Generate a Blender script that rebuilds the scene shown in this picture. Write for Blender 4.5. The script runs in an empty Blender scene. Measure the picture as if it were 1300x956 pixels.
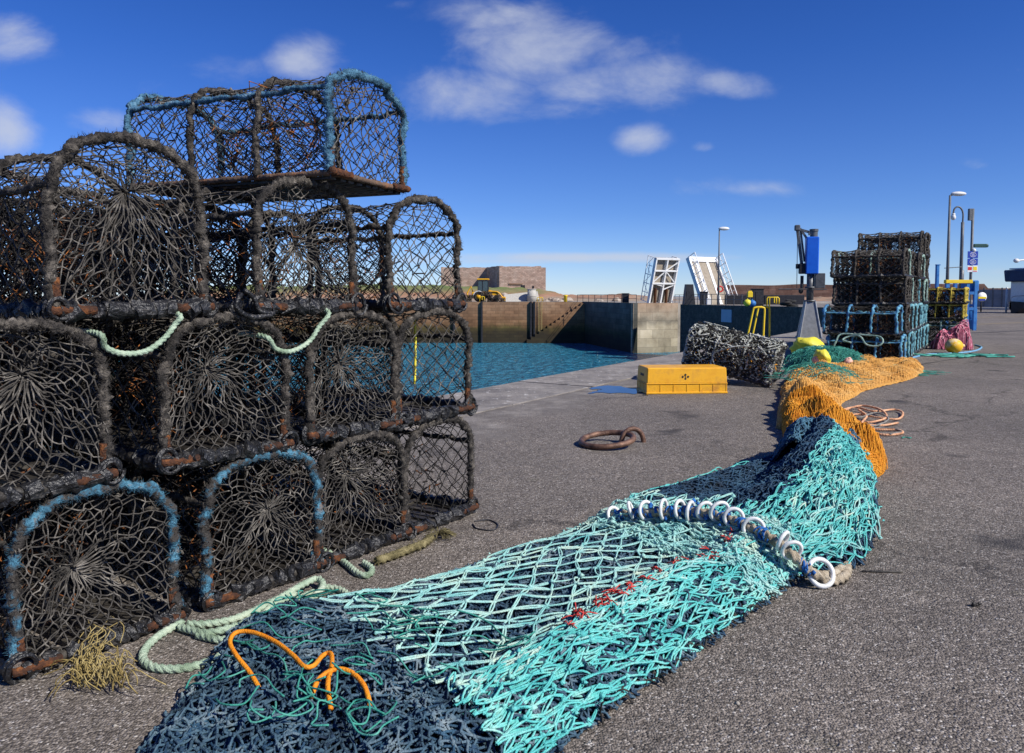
import bpy, math, random
import numpy as np
from mathutils import Vector, Matrix, Euler
R = math.radians
PI = math.pi
rng = np.random.default_rng(7)
random.seed(7)
SC = bpy.context.scene
COL = SC.collection

# ------------------------------------------------------------------ camera
F = 990.0; CX, CY = 650.0, 433.5; HORIZ = 374.0; CH = 1.1
PITCH = math.atan((CY - HORIZ) / F)
cam = bpy.data.cameras.new('camera'); camo = bpy.data.objects.new('camera', cam); COL.objects.link(camo)
camo.location = (0, 0, CH); camo.rotation_euler = (PI/2 - PITCH, 0, 0)
cam.sensor_fit = 'HORIZONTAL'; cam.sensor_width = 36; cam.lens = 36 * F / 1300
cam.shift_y = -(478 - CY) / 1300; cam.clip_start = 0.05; cam.clip_end = 6000
cam.dof.use_dof = False
SC.camera = camo

def ray(px, py):
    x = (px - CX) / F; y = -(py - CY) / F
    c, s = math.cos(PITCH), math.sin(PITCH)
    return Vector((x, c + y * s, -s + y * c))
def at(px, py, z=0.0):
    d = ray(px, py); k = (z - CH) / d.z
    return Vector((d.x * k, d.y * k, z))
def aty(px, Y, z=0.0):
    """point at depth Y seen in column px, height z"""
    d = ray(px, HORIZ)
    return Vector((d.x / d.y * Y, Y, z))
def zat(py, Y):
    d = ray(650, py); return CH + d.z / d.y * Y

# ------------------------------------------------------------------ materials
MATS = {}
def mat(name, cols, scale=20, rough=.8, bump=.3, bscale=None, metal=0, spec=.3, coat=0, detail=4, pos=None, kind='noise', stretch=None, trans=0, coord='Object', bdist=.01):
    if name in MATS: return MATS[name]
    m = bpy.data.materials.new(name); m.use_nodes = True
    nt = m.node_tree; N = nt.nodes; L = nt.links
    b = N['Principled BSDF']
    tc = N.new('ShaderNodeTexCoord'); mp = N.new('ShaderNodeMapping')
    L.new(tc.outputs[coord], mp.inputs['Vector'])
    if stretch: mp.inputs['Scale'].default_value = stretch
    if len(cols) == 1: cols = [cols[0], tuple(c * .75 for c in cols[0])]
    nz = N.new('ShaderNodeTexNoise'); nz.inputs['Scale'].default_value = scale; nz.inputs['Detail'].default_value = detail
    nz.inputs['Roughness'].default_value = .65
    L.new(mp.outputs[0], nz.inputs['Vector'])
    cr = N.new('ShaderNodeValToRGB'); e = cr.color_ramp.elements
    n = len(cols)
    if pos is None: pos = [.3 + .4 * i / (n - 1) for i in range(n)]
    while len(e) < n: e.new(.5)
    for i in range(n):
        e[i].position = pos[i]; e[i].color = (*cols[i], 1)
    L.new(nz.outputs['Fac'], cr.inputs['Fac']); L.new(cr.outputs[0], b.inputs['Base Color'])
    b.inputs['Roughness'].default_value = rough; b.inputs['Metallic'].default_value = metal
    b.inputs['Specular IOR Level'].default_value = spec
    if coat: b.inputs['Coat Weight'].default_value = coat
    if trans: b.inputs['Transmission Weight'].default_value = trans
    if bump:
        n2 = N.new('ShaderNodeTexNoise'); n2.inputs['Scale'].default_value = bscale or scale * 4; n2.inputs['Detail'].default_value = 3
        L.new(mp.outputs[0], n2.inputs['Vector'])
        bp = N.new('ShaderNodeBump'); bp.inputs['Strength'].default_value = bump; bp.inputs['Distance'].default_value = bdist
        L.new(n2.outputs['Fac'], bp.inputs['Height']); L.new(bp.outputs[0], b.inputs['Normal'])
    MATS[name] = m; return m

GREY_NET = mat('grey_net', [(.018,.016,.014),(.085,.077,.067),(.34,.31,.265)], 16, .85, .4, 300, pos=[.32,.52,.75])  # palest tone puts the twine's highlights into the colour
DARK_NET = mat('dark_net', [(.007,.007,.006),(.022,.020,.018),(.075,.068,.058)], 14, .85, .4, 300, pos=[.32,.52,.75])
RUST_NET = mat('rust_net', [(.006,.006,.006),(.02,.016,.014),(.50,.17,.035)], 11, .85, .4, 300, pos=[.35,.54,.68])
FUZZ = mat('frayed_grey_rope', [(.014,.013,.012),(.042,.037,.033),(.10,.088,.074),(.24,.21,.175)], 30, .95, .9, 160, pos=[.32,.48,.6,.75])
FUZZ_BLUE = mat('frayed_blue_rope', [(.035,.030,.026),(.06,.055,.05),(.04,.12,.18),(.085,.235,.33),(.16,.13,.11)], 11, .95, .9, 160, pos=[.38,.47,.53,.60,.68])
FUZZ_SKY = mat('sky_blue_rope', [(.03,.035,.04),(.04,.11,.18),(.085,.21,.32),(.22,.36,.45)], 18, .95, .9, 160, pos=[.34,.45,.58,.72])
FUZZ_PALE = mat('pale_green_rope', [(.07,.10,.09),(.22,.34,.30),(.40,.50,.42)], 12, .9, .8, 160)
FUZZ_WHITE = mat('dirty_white_rope', [(.03,.035,.03),(.30,.31,.27),(.62,.62,.55)], 12, .95, .9, 90, pos=[.36,.46,.66])
RUBBER = mat('black_rubber', [(.007,.007,.008),(.020,.020,.021),(.12,.11,.098)], 34, .42, .8, 90, pos=[.38,.56,.78], spec=.5)
RUST = mat('rusty_steel', [(.02,.013,.010),(.07,.028,.014),(.25,.09,.026)], 30, .9, .8, 120)
RUSTRING = mat('worn_iron', [(.06,.035,.025),(.15,.085,.06),(.26,.15,.10)], 16, .5, .5, 120, metal=.35)
SLAT = mat('dark_slat', [(.012,.011,.010),(.035,.031,.027),(.08,.07,.055)], 20, .55, .5, 60)
WOOD = mat('weathered_batten', [(.05,.035,.026),(.13,.085,.058),(.26,.12,.055)], 14, .85, .6, 90)
TEAL = mat('turquoise_twine', [(.04,.34,.33),(.12,.55,.51),(.36,.70,.61)], 11, .55, .6, 260, pos=[.3,.5,.72], spec=.45)
TEALPALE = mat('pale_turquoise_twine', [(.13,.44,.43),(.34,.63,.58),(.58,.68,.52)], 8, .6, .6, 260, pos=[.3,.5,.75], spec=.4)
NAVY = mat('navy_twine', [(.008,.020,.040),(.018,.060,.115),(.05,.13,.20)], 9, .6, .6, 260, pos=[.3,.52,.75], spec=.4)
SLATE = mat('slate_blue_twine', [(.012,.026,.042),(.060,.12,.17),(.26,.32,.34)], 9, .7, .6, 260, pos=[.3,.5,.75])
NETBED = mat('packed_netting', [(.004,.007,.010),(.012,.025,.035),(.03,.06,.075)], 40, .9, 1.0, 120)  # packed net sheet coloured near-black; shaded depth between strands put in its colour
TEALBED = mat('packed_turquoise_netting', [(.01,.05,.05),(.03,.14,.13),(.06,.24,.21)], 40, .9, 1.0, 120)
PALEOR = mat('faded_orange_twine', [(.72,.33,.06),(.84,.46,.12),(.85,.58,.24)], 4, .75, .5, 200, pos=[.3,.5,.75])
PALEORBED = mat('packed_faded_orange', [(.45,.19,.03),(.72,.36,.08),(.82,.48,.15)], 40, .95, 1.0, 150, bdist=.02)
ORANGE = mat('orange_twine', [(.66,.22,.012),(.80,.34,.025),(.84,.46,.09)], 6, .75, .5, 200, pos=[.3,.5,.75])
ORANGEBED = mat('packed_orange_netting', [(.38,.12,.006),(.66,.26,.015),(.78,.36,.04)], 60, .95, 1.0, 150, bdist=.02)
ORANGEROPE = mat('orange_rope', [(.75,.22,.01),(.85,.32,.02)], 20, .55, .5, 200)
SALMON = mat('salmon_rope', [(.38,.18,.10),(.68,.36,.20),(.72,.50,.33)], 14, .8, .6, 200)
ROPEBEIGE = mat('beige_rope', [(.20,.16,.11),(.42,.35,.25),(.55,.49,.38)], 20, .85, .8, 220)
ROPEGREEN = mat('pale_green_laid_rope', [(.17,.24,.15),(.36,.47,.34),(.55,.62,.47)], 12, .8, .7, 220)
ROPEOLIVE = mat('olive_hemp_rope', [(.07,.06,.025),(.20,.17,.08),(.34,.29,.15)], 18, .9, .9, 180)
STRAW = mat('straw_twine', [(.13,.09,.03),(.33,.25,.09),(.45,.37,.18)], 14, .85, .5, 200)
WHITEPL = mat('white_plastic', [(.48,.48,.45),(.72,.73,.71),(.80,.80,.78)], 26, .3, .1, 60, spec=.5)
BLUELASH = mat('blue_lashing_twine', [(.01,.07,.26),(.02,.16,.48)], 30, .7, .6, 200)
REDTWINE = mat('red_twine', [(.45,.03,.03),(.65,.09,.07)], 30, .7, .5, 200)
GREENTWINE = mat('sea_green_twine', [(.02,.16,.12),(.05,.30,.23),(.14,.42,.33)], 6, .7, .5, 200)
YELLOWPL = mat('yellow_plastic', [(.66,.29,.008),(.78,.39,.012),(.52,.24,.03)], 5, .45, .25, 80, spec=.5)
YELLOWCL = mat('yellow_tarp', [(.60,.52,.03),(.80,.72,.08)], 9, .5, .4, 40)
YELLOWPAINT = mat('yellow_paint', [(.75,.50,.02),(.82,.60,.04)], 5, .45, .2, 50)
BLACKPAINT = mat('black_paint', [(.01,.01,.01),(.03,.03,.03)], 20, .6, .1)
PINKBUOY = mat('faded_pink_float', [(.62,.30,.22),(.75,.50,.42)], 12, .6, .2, 60)
BUOYY = mat('yellow_white_buoy', [(.75,.60,.35),(.80,.45,.02)], 3, .5, .2, 60, pos=[.45,.55])
PINKNET = mat('pink_net_twine', [(.55,.06,.14),(.70,.25,.33),(.75,.6,.6)], 12, .8, .5)
BLUEPAINT = mat('blue_painted_steel', [(.005,.10,.58),(.01,.14,.68)], 4, .4, .1, 40, spec=.5)
BLUERACK = mat('blue_frame_paint', [(.02,.11,.36),(.05,.22,.5)], 6, .5, .3, 60)
GALV = mat('galvanised_steel', [(.28,.29,.29),(.42,.43,.43)], 12, .45, .2, 60, metal=.6)
GALVD = mat('dull_grey_steel', [(.08,.085,.09),(.18,.185,.19)], 12, .5, .3, 60, metal=.5)
CONC = mat('pale_concrete', [(.36,.34,.30),(.50,.48,.43)], 6, .85, .4, 60)
LAMPGREY = mat('lamp_post_grey', [(.10,.11,.12),(.16,.17,.18)], 8, .5, .1)
LAMPWHITE = mat('lamp_head_white', [(.62,.62,.60),(.75,.75,.73)], 8, .4, .1)
WHITEPAINT = mat('white_painted_steel', [(.70,.71,.70),(.82,.82,.80),(.45,.40,.34)], 1.5, .5, .1, 10, pos=[.3,.55,.8])
DECKT = mat('bridge_deck_boards', [(.24,.20,.15),(.36,.31,.24)], 3, .85, .5, 20)
BLACKST = mat('black_steel', [(.012,.012,.014),(.04,.04,.045)], 8, .5, .2)
GLASS = mat('dark_cab_glass', [(.03,.05,.06),(.06,.09,.10)], 3, .12, 0, spec=.6)
TYRE = mat('tyre_rubber', [(.015,.015,.015),(.04,.038,.035)], 20, .85, .4)
DIGYEL = mat('digger_yellow', [(.72,.34,.01),(.78,.42,.02)], 3, .5, .1)
SIGNBLUE = mat('sign_blue', [(.02,.05,.35),(.025,.06,.38)], 3, .5, 0)
SIGNWHITE = mat('sign_white', [(.75,.75,.75),(.8,.8,.8)], 3, .5, 0)
SIGNRED = mat('sign_red', [(.6,.03,.03),(.65,.05,.04)], 3, .5, 0)
SIGNYEL = mat('sign_yellow', [(.8,.6,.02),(.85,.65,.03)], 3, .5, 0)
HULLBLUE = mat('hull_dark_blue', [(.01,.02,.07),(.02,.04,.12)], 3, .4, .1)
FENCEG = mat('grey_sheet_fence', [(.14,.16,.19),(.24,.26,.29)], 1.5, .7, .2, 10)
GRASS_M = mat('grassy_bank', [(.09,.15,.03),(.16,.22,.05),(.22,.15,.09)], .35, .95, .8, 3, pos=[.3,.5,.68], coord='Generated' if False else 'Object')
EARTH = mat('red_earth', [(.20,.12,.08),(.32,.20,.13),(.17,.16,.12)], .5, .95, .9, 3)

# ------------------------------------------------------------------ mesh builder
def unit(a):
    n = np.linalg.norm(a, axis=-1, keepdims=True); n[n < 1e-12] = 1; return a / n
class G:
    def __init__(s): s.v = []; s.q = []; s.t = []; s.n = 0
    def add(s, v, q=None, t=None):
        v = np.asarray(v, float).reshape(-1, 3)
        if q is not None and len(q): s.q.append(np.asarray(q, int).reshape(-1, 4) + s.n)
        if t is not None and len(t): s.t.append(np.asarray(t, int).reshape(-1, 3) + s.n)
        s.v.append(v); s.n += len(v)
    def segs(s, A, B, r, n=4, r2=None, caps=False):
        A = np.asarray(A, float).reshape(-1, 3); B = np.asarray(B, float).reshape(-1, 3); m = len(A)
        if m == 0: return
        d = unit(B - A); up = np.tile([0.31, .22, .92], (m, 1)); bad = np.abs((d * up).sum(1)) > .95; up[bad] = [1, 0, 0]
        x = unit(np.cross(up, d)); y = np.cross(d, x)
        r = np.broadcast_to(np.asarray(r, float), (m,)); r2 = r if r2 is None else np.broadcast_to(np.asarray(r2, float), (m,))
        th = np.arange(n) * 2 * PI / n
        o = np.cos(th)[None, :, None] * x[:, None, :] + np.sin(th)[None, :, None] * y[:, None, :]
        V = np.concatenate([A[:, None, :] + o * r[:, None, None], B[:, None, :] + o * r2[:, None, None]], 1)
        base = (np.arange(m) * 2 * n)[:, None]
        i = np.arange(n); j = (i + 1) % n
        q = np.stack([base + i, base + j, base + n + j, base + n + i], -1).reshape(-1, 4)
        s.add(V.reshape(-1, 3), q)
    def knots(s, P, r, jit=.2, flat=1.0):
        P = np.asarray(P, float).reshape(-1, 3); m = len(P)
        if m == 0: return
        o = np.array([[1,0,0],[-1,0,0],[0,1,0],[0,-1,0],[0,0,flat],[0,0,-flat]], float)
        rr = np.broadcast_to(np.asarray(r, float), (m,)) * (1 + jit * rng.normal(size=m))
        V = P[:, None, :] + o[None] * rr[:, None, None] * (1 + .25 * rng.normal(size=(m, 6, 1)))
        t = np.array([[0,2,4],[2,1,4],[1,3,4],[3,0,4],[2,0,5],[1,2,5],[3,1,5],[0,3,5]])
        s.add(V.reshape(-1, 3), None, ((np.arange(m) * 6)[:, None, None] + t[None]).reshape(-1, 3))
    def path(s, P, r, n=8, lay=0, pitch=.05, amp=.15, lump=0, closed=False, jit=0, cap=True, strands=3):
        P = np.asarray(P, float); m = len(P)
        if closed: d = np.roll(P, -1, 0) - np.roll(P, 1, 0)
        else: d = np.gradient(P, axis=0)
        d = unit(d); seg = np.linalg.norm(np.diff(P, axis=0), axis=1); sl = np.concatenate([[0], np.cumsum(seg)])
        up = np.array([0, 0, 1.]) if abs(d[0][2]) < .9 else np.array([1., 0, 0])
        X = np.zeros((m, 3)); x = np.cross(up, d[0]); x /= np.linalg.norm(x)
        for i in range(m):
            x = x - d[i] * (x @ d[i]); x /= max(np.linalg.norm(x), 1e-9); X[i] = x
        Y = np.cross(d, X)
        th = np.arange(n) * 2 * PI / n
        rr = np.broadcast_to(np.asarray(r, float), (m,))[:, None] * np.ones((m, n))
        if lay: rr = rr * (1 + amp * np.cos(strands * th[None, :] - sl[:, None] * 2 * PI / pitch * 1.0))
        if lump: 
            ph = rng.uniform(0, 6.28, 4); rr = rr * (1 + lump * (.6 * np.sin(sl * 61 + ph[0]) + .5 * np.sin(sl * 113 + ph[1]) + .5*np.sin(sl*29+ph[2]))[:, None])
        if jit: rr = rr * (1 + jit * rng.normal(size=(m, n)))
        V = P[:, None, :] + (np.cos(th)[None, :, None] * X[:, None, :] + np.sin(th)[None, :, None] * Y[:, None, :]) * rr[..., None]
        i = np.arange(m if closed else m - 1)[:, None]; k = (i + 1) % m; a = np.arange(n)[None]; b = (a + 1) % n
        q = np.stack([i * n + a, i * n + b, k * n + b, k * n + a], -1).reshape(-1, 4)
        V = V.reshape(-1, 3)
        if cap and not closed:
            V = np.concatenate([V, P[:1], P[-1:]]); a = np.arange(n); b = (a + 1) % n
            t = np.concatenate([np.stack([np.full(n, m * n), b, a], -1), np.stack([np.full(n, m * n + 1), (m - 1) * n + a, (m - 1) * n + b], -1)])
            s.add(V, q, t)
        else: s.add(V, q)
    def box(s, c, d, rot=0, bev=0, M=None, taper=None):
        c = np.array(c, float); h = np.array(d, float) / 2
        V = np.array([[x, y, z] for z in (-1, 1) for y in (-1, 1) for x in (-1, 1)], float) * h
        if taper is not None: V[4:, 0] *= taper[0]; V[4:, 1] *= taper[1]
        if bev:
            b = min(bev, min(h) * .9); pts = []
            for vv in V:
                sg = np.sign(vv)
                for ax in range(3):
                    p = vv.copy()
                    for o in range(3):
                        if o != ax: p[o] -= sg[o] * b
                    pts.append(p)
            V2 = np.array(pts)   # 24 verts, index = corner*3+axis
            idx = lambda x, y, z, ax: (x + 2 * y + 4 * z) * 3 + ax
            q = []; t = []
            for ax in range(3):
                o1, o2 = [(1, 2), (2, 0), (0, 1)][ax]
                for sg in (0, 1):
                    cs = []
                    for (a, bb) in ((0, 0), (1, 0), (1, 1), (0, 1)):
                        k = [0, 0, 0]; k[ax] = sg; k[o1] = a; k[o2] = bb; cs.append(idx(*k, ax))
                    q.append(cs if sg else cs[::-1])
            for ax in range(3):      # edges parallel to ax
                o1, o2 = [(1, 2), (2, 0), (0, 1)][ax]
                for a in (0, 1):
                    for bb in (0, 1):
                        k0 = [0, 0, 0]; k0[o1] = a; k0[o2] = bb; k1 = list(k0); k1[ax] = 1
                        f = [idx(*k0, o1), idx(*k1, o1), idx(*k1, o2), idx(*k0, o2)]
                        q.append(f if (a ^ bb) else f[::-1])
            for x in (0, 1):
                for y in (0, 1):
                    for z in (0, 1):
                        f = [idx(x, y, z, 0), idx(x, y, z, 1), idx(x, y, z, 2)]
                        t.append(f if (x + y + z) % 2 == 1 else f[::-1])
            V = V2
        else:
            q = [[0,2,3,1],[4,5,7,6],[0,1,5,4],[2,6,7,3],[0,4,6,2],[1,3,7,5]]; t = None
        if M is not None: V = V @ np.array(M.to_3x3()).T
        elif rot:
            cr, sr = math.cos(rot), math.sin(rot); V = np.stack([V[:,0]*cr - V[:,1]*sr, V[:,0]*sr + V[:,1]*cr, V[:,2]], 1)
        s.add(V + c, q, t)
    def ball(s, c, r, n=12, m=8, lump=0):
        r = np.broadcast_to(np.asarray(r, float), (3,))
        th = np.arange(n) * 2 * PI / n; ph = np.linspace(-PI/2, PI/2, m + 1)
        V = np.stack([np.cos(ph)[:, None] * np.cos(th)[None], np.cos(ph)[:, None] * np.sin(th)[None], np.sin(ph)[:, None] * np.ones(n)[None]], -1)
        if lump: V = V * (1 + lump * rng.normal(size=V.shape[:2] + (1,)))
        i = np.arange(m)[:, None]; a = np.arange(n)[None]; b = (a + 1) % n
        s.add((V * r).reshape(-1, 3) + np.array(c), np.stack([i*n+a, i*n+b, (i+1)*n+b, (i+1)*n+a], -1).reshape(-1, 4))
    def torus(s, c, Rr, r, M=None, n=28, k=8):
        th = np.arange(n) * 2 * PI / n
        P = np.stack([np.cos(th) * Rr, np.sin(th) * Rr, 0 * th], 1)
        if M is not None: P = P @ np.array(M.to_3x3()).T
        s.path(P + np.array(c), r, k, closed=True)
    def cyl(s, a, b, r, n=16, r2=None):
        a = np.array(a, float); b = np.array(b, float)
        P = np.stack([a, b]); s.path(P, np.array([r, r if r2 is None else r2]), n)
    def grid(s, P):
        h, w = P.shape[:2]; i = np.arange(h - 1)[:, None]; j = np.arange(w - 1)[None]
        s.add(P.reshape(-1, 3), np.stack([i*w+j, i*w+j+1, (i+1)*w+j+1, (i+1)*w+j], -1).reshape(-1, 4))
    def prism(s, pts, z0, z1):
        """vertical prism from a polygon in plan (ccw)"""
        pts = [tuple(p) for p in pts]; n = len(pts)
        V = [(p[0], p[1], z0) for p in pts] + [(p[0], p[1], z1) for p in pts]
        i = np.arange(n); j = (i + 1) % n
        from mathutils.geometry import tessellate_polygon
        tt = [tuple(f) for f in tessellate_polygon([[Vector((p[0], p[1], 0)) for p in pts]])]
        T = []
        for f in tt:
            a, b, c = [Vector(pts[k][:2]) for k in f]
            up = (b - a).cross(c - a) > 0
            g = f if up else f[::-1]
            T.append([k + n for k in g]); T.append(list(g)[::-1])
        s.add(V, np.stack([i, j, j + n, i + n], -1), T)
    def build(s, name, m=None, parent=None, smooth=True, loc=None):
        me = bpy.data.meshes.new(name)
        V = np.concatenate(s.v) if s.v else np.zeros((0, 3))
        q = np.concatenate(s.q) if s.q else np.zeros((0, 4), int); t = np.concatenate(s.t) if s.t else np.zeros((0, 3), int)
        me.vertices.add(len(V)); me.vertices.foreach_set('co', V.astype(np.float32).ravel())
        nl = len(q) * 4 + len(t) * 3
        me.loops.add(nl); me.loops.foreach_set('vertex_index', np.concatenate([q.ravel(), t.ravel()]).astype(np.int32))
        me.polygons.add(len(q) + len(t))
        st = np.concatenate([np.arange(len(q)) * 4, len(q) * 4 + np.arange(len(t)) * 3]).astype(np.int32)
        me.polygons.foreach_set('loop_start', st)
        me.polygons.foreach_set('use_smooth', np.full(len(q) + len(t), smooth))
        me.update(calc_edges=True); me.validate()
        if m: me.materials.append(m)
        o = bpy.data.objects.new(name, me); COL.objects.link(o)
        if parent: o.parent = parent
        if loc is not None: o.location = loc
        return o

def tag(o, label=None, cat=None, group=None, kind=None):
    if label: o['label'] = label
    if cat: o['category'] = cat
    if group: o['group'] = group
    if kind: o['kind'] = kind
    return o
def thing(name, label, cat, loc=(0,0,0), rot=(0,0,0), group=None):
    o = bpy.data.objects.new(name, None); COL.objects.link(o); o.empty_display_size = .2
    o.location = loc; o.rotation_euler = rot if not isinstance(rot, (int, float)) else (0, 0, rot)
    return tag(o, label, cat, group)
def copy_tree(o, parent=None):
    c = o.copy(); COL.objects.link(c)
    if parent is not None:
        c.parent = parent; c.matrix_parent_inverse = o.matrix_parent_inverse
    for ch in [x for x in KIDS.get(o.name, [])]: pass
    for ch in list(o.children): copy_tree(ch, c)
    return c
KIDS = {}

def spline(P, step=.01):
    P = np.asarray([tuple(p) for p in P], float)
    Q = np.concatenate([[2*P[0]-P[1]], P, [2*P[-1]-P[-2]]]); out = []
    for i in range(1, len(Q) - 2):
        n = max(2, int(np.linalg.norm(Q[i+1] - Q[i]) / step)); t = np.linspace(0, 1, n, endpoint=False)[:, None]
        a, b, c, d = Q[i-1], Q[i], Q[i+1], Q[i+2]
        out.append(.5*((2*b) + (-a+c)*t + (2*a-5*b+4*c-d)*t**2 + (-a+3*b-3*c+d)*t**3))
    out.append(P[-1:]); return np.concatenate(out)
class SN:      # smooth noise as a sum of sines
    def __init__(s, seed, freq=1., n=9, dim=3):
        r = np.random.default_rng(seed); s.k = r.normal(size=(n, dim)); s.k *= (freq * r.uniform(.5, 2.2, n) / np.linalg.norm(s.k, axis=1))[:, None]
        s.p = r.uniform(0, 6.28, n); s.a = 1 / np.sqrt(n / 2)
    def __call__(s, *x):
        x = np.stack(np.broadcast_arrays(*[np.asarray(v, float) for v in x]), -1)
        return (np.sin(x @ s.k[:, :x.shape[-1]].T + s.p)).sum(-1) * s.a * .6
def fuzz(g, P, r, dens, ln=.018, rr=.0009):
    P = np.asarray(P); m = len(P); n = int(dens * np.linalg.norm(np.diff(P, axis=0), axis=1).sum())
    i = rng.integers(0, m, n); d = unit(rng.normal(size=(n, 3)))
    A = P[i] + d * r * .8; B = A + (d + .7 * unit(rng.normal(size=(n, 3)))) * (ln * rng.uniform(.3, 1.2, n))[:, None]
    g.segs(A, B, rr, 3, r2=rr * .3)
def lattice(f, ni, nj, mask=None, wrap=False):
    """diamond net: nodes i+j even; returns node positions + edges (idx pairs)"""
    I, J = np.meshgrid(np.arange(ni + 1), np.arange(nj + 1), indexing='ij')
    P = f(I / ni, J / nj)
    A = []; B = []
    ok = (I + J) % 2 == 0
    for dj in (1, -1):
        i, j = np.nonzero(ok[:-1]); k = (j + dj >= 0) & (j + dj <= nj); i = i[k]; j = j[k]
        A.append(P[i, j]); B.append(P[i + 1, j + dj])
    return np.concatenate(A), np.concatenate(B), P[ok]
def strands(g, A, B, r, sub=2, sag=.0, n=4, side=None):
    """bent twine from A to B"""
    m = len(A)
    off = rng.normal(size=(m, 3)) * sag
    pts = [A + (B - A) * t + off * math.sin(PI * t) for t in np.linspace(0, 1, sub + 1)]
    for a, b in zip(pts[:-1], pts[1:]): g.segs(a, b, r, n)

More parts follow.
